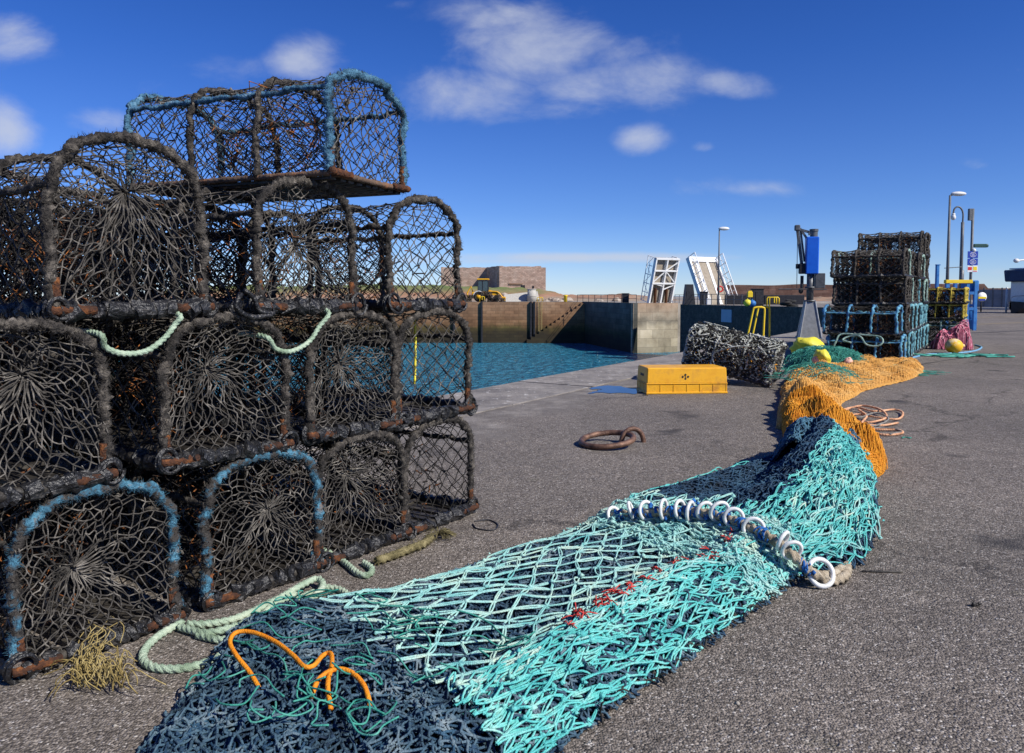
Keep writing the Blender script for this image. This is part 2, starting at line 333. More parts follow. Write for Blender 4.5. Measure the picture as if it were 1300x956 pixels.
# ------------------------------------------------------------------ creels
def profile(W, H, n=200, sh=.58):
    """D outline from bottom left up over the arch and down; arclength parameterised"""
    a = W / 2; z1 = H * sh; th = np.linspace(PI, 0, 60)
    c, s_ = np.cos(th), np.sin(th); e = .82
    arch = np.stack([a * np.sign(c) * np.abs(c) ** e, z1 + (H - z1) * s_ ** e], 1)
    p = np.concatenate([[[-a, 0]], arch, [[a, 0]]])
    d = np.concatenate([[0], np.cumsum(np.linalg.norm(np.diff(p, axis=0), axis=1))])
    t = d / d[-1]
    return lambda u: np.stack([np.interp(u, t, p[:, 0]), np.interp(u, t, p[:, 1])], -1), d[-1]
def make_creel(label, group, loc, rotz, W=.48, L=1.0, H=.48, rope=None, net=None, ends='eye', seed=0, tilt=(0,0), hi=True, cell=.043, bows=3, rubber=True, accent=None, sh=.58, twine=.0023, orange=True, cat='creel', name='lobster_creel', mess=0, back_eye=True):
    global rng
    rng = np.random.default_rng(seed + 100)
    rope = rope or FUZZ; net = net or GREY_NET
    root = thing(name, label, cat, loc, (R(tilt[0]), R(tilt[1]), rotz), group)
    pf, plen = profile(W, H, sh=sh); nz = SN(seed, 9); nz2 = SN(seed + 50, 9)
    b0 = .028
    # cover net
    g = G(); ni = int(plen / cell); nj = int(L / cell * .8); nj += nj % 2
    def f(u, v):
        p = pf(u); y = v * L
        dz = -.012 * np.sin(PI * v * (bows - 1)) ** 2 * np.sin(PI * u)
        j1, j2 = nz(p[..., 0]*4, y*4, p[..., 1]*4) * .012, nz2(p[..., 0]*4, y*4, p[..., 1]*4) * .012
        k = 1 + dz * 3
        P = np.stack([p[..., 0] * k + j2 * .3, y + j1, b0 + p[..., 1] * k + j2 * .6], -1)
        return P + rng.normal(size=P.shape) * (.003 + mess * .012)
    A, B, K = lattice(f, ni, nj)
    keep = rng.random(len(A)) > (.02)
    strands(g, A[keep], B[keep], twine, 2 if hi else 1, .003, 4 if hi else 3)
    if hi: g.knots(K, twine * 2.1)
    if hi:
        def fb2(u, v): return f(np.clip(u * .97 + .015, 0, 1), v) * [.965, 1, .965] + rng.normal(size=u.shape + (3,)) * .008
        A, B, K = lattice(fb2, int(ni * .8), int(nj * .8)); kk = nz(*(A * 2.2).T) > (.0 if rubber else -.25); strands(g, A[kk], B[kk], twine * .95, 1, 0, 3)
        ck = K[rng.random(len(K)) < .16]; g.knots(ck, twine * 4.5, .4)
    g.build('cover_net', net, root)
    # end nets
    a = W / 2
    for e, y0, sg in (('front', 0, 1), ('back', L, -1)):
        g = G()
        if ends == 'eye' and (e == 'front' or back_eye):
            N_ = int((plen + W) / (cell * 1.22)); K_ = 11 if hi else 6
            cx, cz = rng.uniform(-.07, .07), H * rng.uniform(.46, .74)
            tot = plen + W; nodes = []
            for k in range(K_ + 1):
                rho = .07 + .93 * (k / K_) ** .80
                th = ((np.arange(N_) + .5 * (k % 2)) / N_ * tot)
                bp = np.where((th < plen)[:, None], pf(np.minimum(th / plen, 1)), np.stack([a - (th - plen), 0 * th], -1))
                x = cx + (bp[:, 0] - cx) * rho; z = cz + (bp[:, 1] - cz) * rho
                dep = .075 * (1 - rho) ** 1.3 * sg
                P = np.stack([x, y0 + dep + 0 * x, b0 + z], -1)
                P[:, [0, 2]] += rng.normal(size=(N_, 2)) * .0028 * (k < K_) + np.stack([nz(x*6, z*6, y0), nz2(x*6, z*6, y0)], -1) * .011 * (k < K_)
                P[:, 1] += rng.normal(size=N_) * .006
                nodes.append(P)
            for k in range(K_):
                o = -1 if k % 2 == 0 else 1
                A1, B1 = nodes[k], nodes[k + 1]; B2 = np.roll(nodes[k + 1], -o if o == 1 else 1, 0)
                strands(g, A1, B1, twine * .95, 2 if hi else 1, .003, 4 if hi else 3); strands(g, A1, B2, twine * .95, 2 if hi else 1, .003, 4 if hi else 3)
                if hi: g.knots(A1, twine * 2)
            c0 = np.array([[cx, y0 + .1 * sg, b0 + cz]])
            g.segs(np.repeat(c0, N_, 0) + rng.normal(size=(N_, 3)) * .006, nodes[0], twine * .9, 3)
            if hi:   # pulled lashing down from the eye
                for q_ in range(3):
                    g.path(spline([c0[0] + rng.normal(size=3) * .01, c0[0] + [rng.normal() * .03, .1 * sg, -.12], [rng.normal() * .05, y0 + sg * .25, .05]], .03), .004, 5, jit=.3)
        else:
            cc = cell * .78; ni2 = int(W / cc) + 2; nj2 = int(H / cc)
            def f2(u, v):
                x = (u - .5) * (W + .04); z = v * (H + .02)
                return np.stack([x + nz(x*5, z*5, 1) * .010, y0 + .015 * sg * np.sin(PI*u) + 0 * x, b0 + z + nz2(x*5, z*5, 1) * .010], -1) + rng.normal(size=x.shape + (3,)) * .003
            A, B, K = lattice(f2, ni2, nj2)
            def inside(P):
                x = np.abs(P[:, 0]); z = P[:, 2] - b0
                up = np.clip((z - H * sh) / (H * (1 - sh)), 0, 1)
                lim = a * (1 - up ** (2 / .82)) ** .41 if True else a
                return (x < lim * 1.01) & (z < H * 1.0) & (z > -.005)
            kp = inside((A + B) / 2)
            strands(g, A[kp], B[kp], twine, 2 if hi else 1, .003, 4 if hi else 3)
            if hi: g.knots(K[inside(K)], twine * 2.1)
        g.build('end_net', net if e == 'front' or not hi else DARK_NET, root)  # back net coloured darker to stand in for shade inside
    # parlour nets and funnels inside, dark tones standing in for inner shade
    g = G()
    for (y0, sx) in ((L * .28, -1), (L * .7, 1)):
        def ff(u, v):
            th = u * 2 * PI; rad = .17 * (1 - v) ** 1.2 + .05
            return np.stack([sx * (a - v * a * 1.1), y0 + rad * np.cos(th), b0 + H * .45 + rad * .9 * np.sin(th)], -1) + rng.normal(size=u.shape + (3,)) * .006
        A, B, K = lattice(ff, 22 if hi else 12, 8 if hi else 5)
        strands(g, A, B, twine * .9, 1, 0, 3); g.build('funnel_net', RUST_NET if orange else DARK_NET, root); g = G()
    for yy in ([L * .5] if bows < 4 else [L / 3, 2 * L / 3]):
        def f3(u, v):
            x = (u - .5) * W * .92
            z = v * H * .86
            return np.stack([x, yy + .10 * np.sin(PI * u) * (v - .3) + 0 * x, b0 + z], -1) + rng.normal(size=x.shape + (3,)) * .007
        A, B, K = lattice(f3, 14, 14); strands(g, A, B, twine, 1, 0, 3); g.build('parlour_net', RUST_NET if orange else net, root); g = G()
    if hi and orange:
        n = 90; A = np.stack([rng.uniform(-a*.9, a*.9, n), rng.uniform(0.05, L*.95, n), b0 + rng.uniform(.02, H*.75, n)], -1)
        g.segs(A, A + rng.normal(size=(n, 3)) * .03, .0035, 4); g.build('twine_scraps', RUST_NET, root)['kind'] = 'stuff'

    # base frame + slats
    g = G()
    step = .012 if hi else .06
    rng.random(); base = lambda p, q, r_, lp=.12: g.path(spline([p, q], step), r_, 8 if hi else 5, lump=lp if hi else 0, jit=.10 if hi else 0)
    rb = .019 if rubber else .012
    for sx in (-1, 1): base((sx * a, 0, b0), (sx * a, L, b0), rb)
    for yy in (0, L): base((-a, yy, b0), (a, yy, b0), rb)
    g.build('base_frame', WOOD if (hi and not rubber) else SLAT, root)
    g = G(); ns = 9
    for i in range(ns):
        x = -a + W * (i + .5) / ns + rng.normal() * .004
        g.box((x, L / 2, .012), (W / ns * .62, L * .98, .012), rng.normal() * .01)
    for yy in (L * .03, L * .35, L * .66, L * .97): g.box((0, yy, .024), (W * 1.02, .03, .011))
    g.build('slatted_floor', SLAT, root, smooth=False)  # slats kept dark to put the creel's inner shade into their colour
    # bows
    for k in range(bows):
        y = L * k / (bows - 1); g = G(); u = np.linspace(0, 1, int(plen / (.009 if hi else .030)))
        p = pf(u); thick = (.015 if 0 < k < bows - 1 else .0175)
        P = np.stack([p[:, 0], y + .006 * np.sin(u * 9 + k), b0 + p[:, 1]], -1)
        P += np.stack([nz(p[:,0]*6, k+p[:,1]*6, 0), nz2(p[:,0]*6, k+p[:,1]*6, 3), nz(k+p[:,0]*5, 7, p[:,1]*5)], -1) * .006
        thick *= .90 if hi else 1.35; g.path(P, thick, 12 if hi else 6, lay=1 if hi else 0, pitch=.026, amp=.22, lump=.20, jit=.15 if hi else .22, strands=1)
        if hi: fuzz(g, P, thick, 3600 if k in (0,) else 1200, .011, .0009)
        o = g.build('bow', rope if (accent is None or k in accent) else FUZZ, root)
    # rails
    for u0 in (.27, .73):
        g = G(); p = pf(np.array([u0]))[0]
        yy = np.linspace(0, L, int(L / (.011 if hi else .04)))
        P = np.stack([p[0] + nz(yy*6, u0, 0)*.004, yy, b0 + p[1] + nz2(yy*6, u0, 0) * .006], -1)
        g.path(P, .011 if hi else .015, 8 if hi else 5, lay=1 if hi else 0, pitch=.03, amp=.22, lump=.2, jit=.13 if hi else .2, strands=1)
        if hi: fuzz(g, P, .011, 400, .010)
        g.build('side_rail', rope if accent is None or len(accent) > 1 else FUZZ, root)
    # rubber wrapping of the bottom bars
    if rubber:
        g = G()
        for (p0, p1, n_) in (((-a, 0), (a, 0), 17), ((-a, 0), (-a, L), 22), ((a, 0), (a, L), 22)):
            if not hi:
                g.path(spline([(*p0, b0), (*p1, b0)], .04), .028, 6, lump=.25, jit=.2); continue
            for i in range(n_):
                t = (i + .5 + rng.normal() * .2) / (n_ if hi else n_ // 3)
                c = np.array([p0[0] + (p1[0] - p0[0]) * t, p0[1] + (p1[1] - p0[1]) * t, b0])
                dr = unit(np.array([[p1[0] - p0[0], p1[1] - p0[1], 0.]]))[0]; dr = unit((dr + rng.normal(size=3) * .42)[None])[0]
                wd = rng.uniform(.016, .060); r_ = rng.uniform(.021, .032)
                P = np.stack([c - dr * wd / 2, c + dr * wd / 2]); g.path(P, r_, 12 if hi else 6, jit=.10)
        if hi:
            for sx in (-1, 1):
                for q_ in range(3):
                    th = np.linspace(0, 2 * PI, 22); rr = rng.uniform(.03, .045)
                    ax = rng.uniform(-.6, .6)
                    P = np.stack([sx * a + .012 * th / 6 + rr * np.cos(th) * .9, rng.normal() * .01 + .012 * (q_-1) + ax * rr * np.sin(th)*.5 + 0*th - .004, b0 + .008 + rr * np.sin(th)], -1)
                    g.path(P, .0065, 5, jit=.1)
        g.build('rubber_wrapping', RUBBER, root, smooth=False)
    if hi:
        for sx in (-1, 1):
            g = G(); g.path(spline([(sx * (a - .012), .0, b0 - .012), (sx * (a - .006), .004, b0 + .10)], .01), .0135, 8, jit=.12)
            g.path(spline([(sx * (a + .02), -.012, b0 + .004), (sx * (a - .11), -.016, b0 + .002)], .01), .0145, 8, jit=.1); g.build('steel_corner', RUST, root)
    return root

P0 = Vector((-1.41, 2.15, 0)); U = Vector((.577, .817, 0)); V_ = Vector((-.817, .577, 0)); ROT = math.atan2(.817, .577)
SP = .512
def row(s, layer, back=0, dz=0): 
    p = P0 + U * s + V_ * (back * 1.04); return (p.x, p.y, layer * SP + dz)
GN = 'creels stacked beside the net in front'
near = [
 # label, s, layer, kw
 ('blue-roped creel at the bottom of the near stack, beside the straw twine tuft', .25, 0, dict(rope=FUZZ_BLUE, accent=(0,), seed=1, net=GREY_NET)),
 ('creel with tufty blue rope on its bow, standing over the loops of pale green rope', .86, 0, dict(rope=FUZZ_BLUE, accent=(0,), seed=2)),
 ('grey bottom creel with a gathered end net, between the blue-bowed creel and the outermost one', 1.36, 0, dict(seed=3)),
 ('outermost bottom creel of the near stack, with plain diamond mesh through which tarmac shows', 1.86, 0, dict(seed=4, ends='plain', net=DARK_NET, cell=.048)),
 ('second-layer creel cut by the picture edge, with thick peeling rubber round its bottom bar', .04, 1, dict(seed=5)),
 ('second-layer creel with a starburst end net, pale green rope drooping on both sides', .71, 1, dict(seed=6)),
 ('second-layer creel with a bulky rubber knot on its bottom bar, over the blue-tufted creel', 1.31, 1, dict(seed=7)),
 ('second-layer creel with a yellow cord hanging in it and water showing through', 1.82, 1, dict(seed=8, ends='plain', orange=False)),
 ('large third-layer creel with a high pointed top and rusty corners, sky showing through it', .385, 2, dict(seed=9, ends='eye', H=.53)),
 ('third-layer creel directly under the blue-roped top creel, radial end net and loose rubber strap', 1.08, 2, dict(seed=10)),
 ('third-layer creel nearest the water, its mesh in front of the far yellow digger', 1.76, 2, dict(seed=11, ends='plain')),
]
for lab, s, ly, kw in near:
    make_creel(lab, GN, row(s, ly), ROT + R(random.uniform(-2.5, 2.5)) + (-PI/2)*0, tilt=(random.uniform(-1, 1), random.uniform(-1.5, 1.5)), **kw)
make_creel('blue-roped creel alone on top of the near stack, against the sky', GN, (-.585, 3.25, 3 * SP + .0), math.atan2(.923, .384), W=.54, L=1.04, H=.42, rope=FUZZ_SKY, accent=(0, 3), seed=12, ends='plain', bows=4, rubber=False, cell=.034, sh=.62)
# creels behind the front row, seen through its netting
src = {}
EXTRA = [('dark back-row creel, bottom layer, behind the one with a gathered end net', 1.38, 0), ('dark back-row creel in the second layer, behind the one with the bulky rubber knot', 1.26, 1), ('back-row creel in the third layer, behind the one under the blue-roped top creel', .72, 2), ('back-row creel in the third layer, hindmost below the blue-roped top creel', 1.28, 2)]
backs = [('dark creel of the back row, bottom layer, seen through the straw-tufted creel', .3, 0), ('dark back-row creel, bottom layer, seen through the creel above the green rope loops', .85, 0),
         ('dark back-row creel in the second layer, seen through the peeling rubber creel', .1, 1), ('dark back-row creel in the second layer, behind the starburst end net', .68, 1),
         ('back-row creel in the third layer, behind the large pointed creel', .15, 2)]
b0 = make_creel(backs[0][0], GN, row(.3, 0, 1), ROT, seed=31, net=DARK_NET, twine=.0035)  # back-row nets coloured dark to stand in for shadow behind the front row
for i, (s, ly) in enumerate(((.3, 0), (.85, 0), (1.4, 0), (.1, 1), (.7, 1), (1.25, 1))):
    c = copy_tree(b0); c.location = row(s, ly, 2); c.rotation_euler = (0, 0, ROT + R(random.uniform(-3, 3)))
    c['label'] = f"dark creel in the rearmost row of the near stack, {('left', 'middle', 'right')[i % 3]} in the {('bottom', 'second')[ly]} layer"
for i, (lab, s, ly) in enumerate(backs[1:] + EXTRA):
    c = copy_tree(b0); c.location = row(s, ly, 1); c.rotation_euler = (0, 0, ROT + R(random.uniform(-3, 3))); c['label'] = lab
rng = np.random.default_rng(5)

exec_later = []
WZ = -6.2
E0 = Vector(at(591, 498)); E1 = Vector(at(905, 441)); ED = (E1 - E0).normalized(); EN = Vector((-ED.y, ED.x, 0))  # EN points to the water
# ------------------------------------------------------------------ setting
def nodes_of(m): 
    m.use_nodes = True; return m.node_tree.nodes, m.node_tree.links, m.node_tree.nodes['Principled BSDF']
def asphalt_mat():
    m = bpy.data.materials.new('tarmac'); N, L, b = nodes_of(m)
    tc = N.new('ShaderNodeTexCoord')
    def noise(sc, d=3, r=.6):
        n = N.new('ShaderNodeTexNoise'); n.inputs['Scale'].default_value = sc; n.inputs['Detail'].default_value = d; n.inputs['Roughness'].default_value = r
        L.new(tc.outputs['Object'], n.inputs['Vector']); return n
    def ramp(src, st):
        r = N.new('ShaderNodeValToRGB'); e = r.color_ramp.elements
        while len(e) < len(st): e.new(.5)
        for i, (p, c) in enumerate(st): e[i].position = p; e[i].color = (*c, 1)
        L.new(src, r.inputs[0]); return r
    def mix(a, b_, f, mode='MIX'):
        x = N.new('ShaderNodeMix'); x.data_type = 'RGBA'; x.blend_type = mode
        if isinstance(f, float): x.inputs[0].default_value = f
        else: L.new(f, x.inputs[0])
        for s_, i in ((a, 6), (b_, 7)):
            if isinstance(s_, tuple): x.inputs[i].default_value = (*s_, 1)
            else: L.new(s_, x.inputs[i])
        return x.outputs[2]
    vo = N.new('ShaderNodeTexVoronoi'); vo.inputs['Scale'].default_value = 150; L.new(tc.outputs['Object'], vo.inputs['Vector'])
    sep = N.new('ShaderNodeSeparateColor'); L.new(vo.outputs['Color'], sep.inputs[0])
    agg = ramp(sep.outputs[0], [(0, (.065,.055,.046)), (.35, (.145,.124,.104)), (.7, (.235,.205,.175)), (.93, (.33,.29,.25)), (1, (.55,.52,.48))])
    big = ramp(noise(.55, 5).outputs['Fac'], [(.3, (.72,.72,.72)), (.7, (1.12,1.10,1.08))])
    c1 = mix(agg.outputs[0], big.outputs[0], 1.0, 'MULTIPLY')
    med = ramp(noise(7, 5, .7).outputs['Fac'], [(.3, (.8,.8,.8)), (.7, (1.15,1.15,1.15))])
    c1 = mix(c1, med.outputs[0], 1.0, 'MULTIPLY')
    # bare pale scuffs
    sc_ = ramp(noise(3.1, 8, .75).outputs['Fac'], [(.66, (0,0,0)), (.73, (1,1,1))])
    c2 = mix(c1, (.33,.31,.28), sc_.outputs[0])
    moss = ramp(noise(1.7, 6, .7).outputs['Fac'], [(.62, (0,0,0)), (.74, (.4,.4,.4))])
    c2 = mix(c2, (.10,.10,.045), moss.outputs[0])
    ck = N.new('ShaderNodeTexVoronoi'); ck.feature = 'DISTANCE_TO_EDGE'; ck.inputs['Scale'].default_value = .42
    wv = N.new('ShaderNodeVectorMath'); wv.operation = 'MULTIPLY_ADD'; L.new(noise(1.9, 6, .7).outputs['Color'], wv.inputs[0]); wv.inputs[1].default_value = (.9, .9, 0); L.new(tc.outputs['Object'], wv.inputs[2]); L.new(wv.outputs[0], ck.inputs['Vector'])
    crk = ramp(ck.outputs['Distance'], [(.0, (1,1,1)), (.011, (0,0,0))]); gate = ramp(noise(.35, 3).outputs['Fac'], [(.46, (0,0,0)), (.52, (.75,.75,.75))])
    c2 = mix(c2, (.03, .026, .022), mix((0,0,0), crk.outputs[0], gate.outputs[0]))
    oil = ramp(noise(1.05, 5, .6).outputs['Fac'], [(.30, (.9,.9,.9)), (.37, (0,0,0))]); c2 = mix(c2, (.05, .045, .042), oil.outputs[0])
    # worn stone paving beside the coping, its ragged limit with the tarmac
    dp = N.new('ShaderNodeVectorMath'); dp.operation = 'DOT_PRODUCT'; L.new(tc.outputs['Object'], dp.inputs[0]); dp.inputs[1].default_value = tuple(-EN)
    off = -(E0.dot(-EN))
    def MM(op, a, b_=None, c_=None):
        n = N.new('ShaderNodeMath'); n.operation = op
        for i, v in enumerate((a, b_, c_)):
            if v is None: continue
            if isinstance(v, (int, float)): n.inputs[i].default_value = v
            else: L.new(v, n.inputs[i])
        return n.outputs[0]
    dist = MM('ADD', dp.outputs['Value'], off)
    e1 = MM('MULTIPLY_ADD', noise(.7, 8, .65).outputs['Fac'], 2.6, dist); e2 = MM('MULTIPLY_ADD', noise(6, 6, .75).outputs['Fac'], .9, e1)
    sl = ramp(MM('MULTIPLY', e2, .2), [(.62, (1,1,1)), (.72, (0,0,0))])
    stone = ramp(noise(2.4, 9, .75).outputs['Fac'], [(.32, (.11,.095,.082)), (.5, (.20,.178,.155)), (.63, (.30,.27,.235)), (.72, (.48,.46,.42))])
    c2 = mix(c2, stone.outputs[0], sl.outputs[0])
    L.new(c2, b.inputs['Base Color']); b.inputs['Roughness'].default_value = .85; b.inputs['Specular IOR Level'].default_value = .35
    bp = N.new('ShaderNodeBump'); bp.inputs['Strength'].default_value = .9; bp.inputs['Distance'].default_value = .006
    L.new(vo.outputs['Distance'], bp.inputs['Height']); bp.invert = True
    bp2 = N.new('ShaderNodeBump'); bp2.inputs['Strength'].default_value = .5; bp2.inputs['Distance'].default_value = .03
    L.new(noise(9, 6, .7).outputs['Fac'], bp2.inputs['Height']); L.new(bp.outputs[0], bp2.inputs['Normal']); L.new(bp2.outputs[0], b.inputs['Normal'])
    return m
ASPH = asphalt_mat()
COPE = None
def coping_mat():
    m = bpy.data.materials.new('quay_coping_stone'); N, L, b = nodes_of(m)
    tc = N.new('ShaderNodeTexCoord')
    n1 = N.new('ShaderNodeTexNoise'); n1.inputs['Scale'].default_value = 2.2; n1.inputs['Detail'].default_value = 9; n1.inputs['Roughness'].default_value = .75
    n2 = N.new('ShaderNodeTexNoise'); n2.inputs['Scale'].default_value = 9; n2.inputs['Detail'].default_value = 6; n2.inputs['Roughness'].default_value = .7
    L.new(tc.outputs['Object'], n1.inputs['Vector']); L.new(tc.outputs['Object'], n2.inputs['Vector'])
    r = N.new('ShaderNodeValToRGB'); e = r.color_ramp.elements; e.new(.5); e.new(.6)
    for i, (p, c) in enumerate([(.3, (.10,.088,.078)), (.47, (.20,.18,.158)), (.62, (.30,.27,.235)), (.74, (.50,.48,.44))]): e[i].position = p; e[i].color = (*c, 1)
    L.new(n1.outputs['Fac'], r.inputs[0])
    r2 = N.new('ShaderNodeValToRGB'); r2.color_ramp.elements[0].position = .60; r2.color_ramp.elements[1].position = .68
    L.new(n2.outputs['Fac'], r2.inputs[0])
    mx = N.new('ShaderNodeMix'); mx.data_type = 'RGBA'; L.new(r2.outputs[0], mx.inputs[0]); L.new(r.outputs[0], mx.inputs[6]); mx.inputs[7].default_value = (.62, .60, .56, 1)
    L.new(mx.outputs[2], b.inputs['Base Color']); b.inputs['Roughness'].default_value = .8
    bp = N.new('ShaderNodeBump'); bp.inputs['Strength'].default_value = .7; bp.inputs['Distance'].default_value = .03
    L.new(n2.outputs['Fac'], bp.inputs['Height']); L.new(bp.outputs[0], b.inputs['Normal'])
    return m
COPE = coping_mat()
def ep(d, off=0): p = E0 + ED * d - EN * off; return Vector((p.x, p.y, 0))
corner = ep(56)             # inner corner of the basin
NB = ep(-60)
farA = Vector(aty(740, 118)); farB = Vector(aty(804, 97)); farC = Vector(aty(861, 99)); farR = Vector(aty(864, 86)); CHD = Vector((.866, .5, 0))
# quay (ground sheet): tarmac, reaches far right
g = G()
g.prism([(corner.x, corner.y), (NB.x, NB.y), (NB.x - 30, NB.y - 30), (600, -80), (395, 285), (farR.x + .866 * 60, farR.y + 30), (farR.x, farR.y)], -8, 0)
quay = tag(g.build('ground', ASPH, smooth=False), kind='structure')
# coping strip: separate stones 4 mm proud with gaps
g = G(); d = -12.0; r_ = random.Random(3)
while d < 56:
    ln = r_.uniform(1.2, 2.1); w = 1.0
    a, b, c, e = ep(d + .008, -.03), ep(d + ln - .008, -.03), ep(d + ln - .008, w), ep(d + .008, w + 0)
    z = .006 + r_.uniform(0, .007)
    g.prism([(q.x, q.y) for q in (a, e, c, b)], -.4, z)
    d += ln
cope = tag(g.build('quay_edge_coping', COPE, smooth=False), kind='structure')
# far quay: masonry wall material
def masonry(name, cols, bw=1.4, bh=.45, wet=True, top=0, mort=(.05,.045,.04), bands=None, scale=.35):
    m = bpy.data.materials.new(name); N, L, b = nodes_of(m)
    tc = N.new('ShaderNodeTexCoord'); sx = N.new('ShaderNodeSeparateXYZ'); L.new(tc.outputs['Object'], sx.inputs[0])
    cb = N.new('ShaderNodeCombineXYZ')
    ad = N.new('ShaderNodeMath'); ad.operation = 'ADD'; L.new(sx.outputs[0], ad.inputs[0]); L.new(sx.outputs[1], ad.inputs[1])
    L.new(ad.outputs[0], cb.inputs[0]); L.new(sx.outputs[2], cb.inputs[1])
    br = N.new('ShaderNodeTexBrick'); br.inputs['Scale'].default_value = 1; br.inputs['Brick Width'].default_value = bw; br.inputs['Row Height'].default_value = bh
    br.inputs['Mortar Size'].default_value = .02; br.inputs['Color1'].default_value = (.75,.75,.75,1); br.inputs['Color2'].default_value = (1.15,1.15,1.15,1); br.inputs['Mortar'].default_value = (.45,.45,.45,1)
    L.new(cb.outputs[0], br.inputs['Vector'])
    n1 = N.new('ShaderNodeTexNoise'); n1.inputs['Scale'].default_value = scale; n1.inputs['Detail'].default_value = 8; n1.inputs['Roughness'].default_value = .7
    L.new(tc.outputs['Object'], n1.inputs['Vector'])
    r = N.new('ShaderNodeValToRGB'); e = r.color_ramp.elements; 
    while len(e) < len(cols): e.new(.5)
    for i, c in enumerate(cols): e[i].position = .3 + .4 * i / (len(cols) - 1); e[i].color = (*c, 1)
    L.new(n1.outputs['Fac'], r.inputs[0])
    mx = N.new('ShaderNodeMix'); mx.data_type = 'RGBA'; mx.blend_type = 'MULTIPLY'; mx.inputs[0].default_value = 1; L.new(r.outputs[0], mx.inputs[6]); L.new(br.outputs[0], mx.inputs[7])
    out = mx.outputs[2]
    if bands:      # tide staining by height with ragged limits
        n2 = N.new('ShaderNodeTexNoise'); n2.inputs['Scale'].default_value = .8; n2.inputs['Detail'].default_value = 6; L.new(tc.outputs['Object'], n2.inputs['Vector'])
        ma = N.new('ShaderNodeMath'); ma.operation = 'MULTIPLY_ADD'; L.new(n2.outputs['Fac'], ma.inputs[0]); ma.inputs[1].default_value = 1.6; L.new(sx.outputs[2], ma.inputs[2])
        mr = N.new('ShaderNodeMapRange'); mr.inputs[1].default_value = WZ; mr.inputs[2].default_value = 1.0; L.new(ma.outputs[0], mr.inputs[0])
        rb = N.new('ShaderNodeValToRGB'); e = rb.color_ramp.elements
        while len(e) < len(bands): e.new(.5)
        for i, (p, c) in enumerate(bands): e[i].position = p; e[i].color = (*c, 1)
        L.new(mr.outputs[0], rb.inputs[0])
        m2 = N.new('ShaderNodeMix'); m2.data_type = 'RGBA'; m2.blend_type = 'MULTIPLY'; m2.inputs[0].default_value = 1; L.new(out, m2.inputs[6]); L.new(rb.outputs[0], m2.inputs[7]); out = m2.outputs[2]
    L.new(out, b.inputs['Base Color']); b.inputs['Roughness'].default_value = .85
    bp = N.new('ShaderNodeBump'); bp.inputs['Distance'].default_value = .05; bp.inputs['Strength'].default_value = .8; L.new(n1.outputs['Fac'], bp.inputs['Height']); L.new(bp.outputs[0], b.inputs['Normal'])
    return m
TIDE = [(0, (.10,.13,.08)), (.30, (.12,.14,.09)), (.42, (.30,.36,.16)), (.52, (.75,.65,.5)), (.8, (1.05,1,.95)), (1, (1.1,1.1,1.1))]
TIDE2 = [(0, (.35,.38,.30)), (.12, (.8,.78,.7)), (.55, (1.1,1.08,1.0)), (.66, (.55,.55,.53)), (.75, (.9,.85,.8)), (1, (1.,.75,.62))]
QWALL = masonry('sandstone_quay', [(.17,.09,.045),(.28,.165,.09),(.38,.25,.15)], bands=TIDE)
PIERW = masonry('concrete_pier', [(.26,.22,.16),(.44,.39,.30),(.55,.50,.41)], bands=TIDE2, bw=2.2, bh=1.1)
DARKW = masonry('shaded_stained_quay', [(.05,.055,.05),(.10,.105,.095),(.16,.155,.135)], bands=TIDE, bw=2, bh=.7)  # base darkened as shade on walls facing away from the sun, plus tide stains
FORTW = masonry('red_sandstone_fort', [(.33,.21,.16),(.46,.32,.25),(.58,.44,.36)], bw=.6, bh=.26, scale=.8)
REDWALL = masonry('red_sandstone_sea_wall', [(.22,.11,.07),(.34,.18,.11),(.44,.27,.18)], bw=1.5, bh=.5, scale=.5)

def wallseg(name, a, b, z0, z1, th, m, label, cat='quay wall', group=None, inward=1):
    """a vertical wall slab from a to b; thickness on the left side of a->b times inward"""
    a = Vector((a[0], a[1], 0)); b = Vector((b[0], b[1], 0)); n = Vector((-(b-a).y, (b-a).x, 0)).normalized() * th * inward
    pts = [a, b, b + n, a + n]
    if inward < 0: pts = pts[::-1]
    g = G(); g.prism([(p.x, p.y) for p in pts], z0, z1); o = g.build(name, m, smooth=False)
    return tag(o, label, cat, group)
# left far land (top surface)
g = G()
farLand = [(-160, 118.6), (farA.x, 118.6), (farB.x + .3, farB.y + .6), (farC.x - .5, farC.y + .6), (farC.x + .866 * 60, farC.y + 30.6), (400, 300), (400, 520), (-400, 520), (-400, 118.6)]
g.prism(farLand, -8, -.02)
YARD = mat('yard_gravel', [(.20,.18,.15),(.30,.27,.23),(.36,.33,.29)], .5, .9, .5, 4)
tag(g.build('far_quay_ground', YARD, smooth=False), kind='structure')
wallseg('quay_wall', (-160, 118), (farA.x, farA.y), WZ - 2, .0, .6, QWALL, 'long sunlit brown sandstone quay wall across the water, green with weed below')
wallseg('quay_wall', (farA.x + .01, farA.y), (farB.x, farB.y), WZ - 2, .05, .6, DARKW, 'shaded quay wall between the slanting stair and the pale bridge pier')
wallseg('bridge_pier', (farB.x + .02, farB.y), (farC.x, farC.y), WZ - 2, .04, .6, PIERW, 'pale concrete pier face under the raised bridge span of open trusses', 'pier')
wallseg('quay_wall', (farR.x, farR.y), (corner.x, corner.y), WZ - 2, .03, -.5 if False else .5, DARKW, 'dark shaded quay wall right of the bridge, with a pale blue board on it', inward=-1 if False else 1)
# coping line along the right-hand dark wall
a = farR; b_ = corner
# near quay wall under the coping
wallseg('quay_wall', (ep(-12).x, ep(-12).y), (corner.x, corner.y), WZ - 2, -.41, .2, DARKW, 'near quay wall dropping to the water below the coping stones', inward=1)
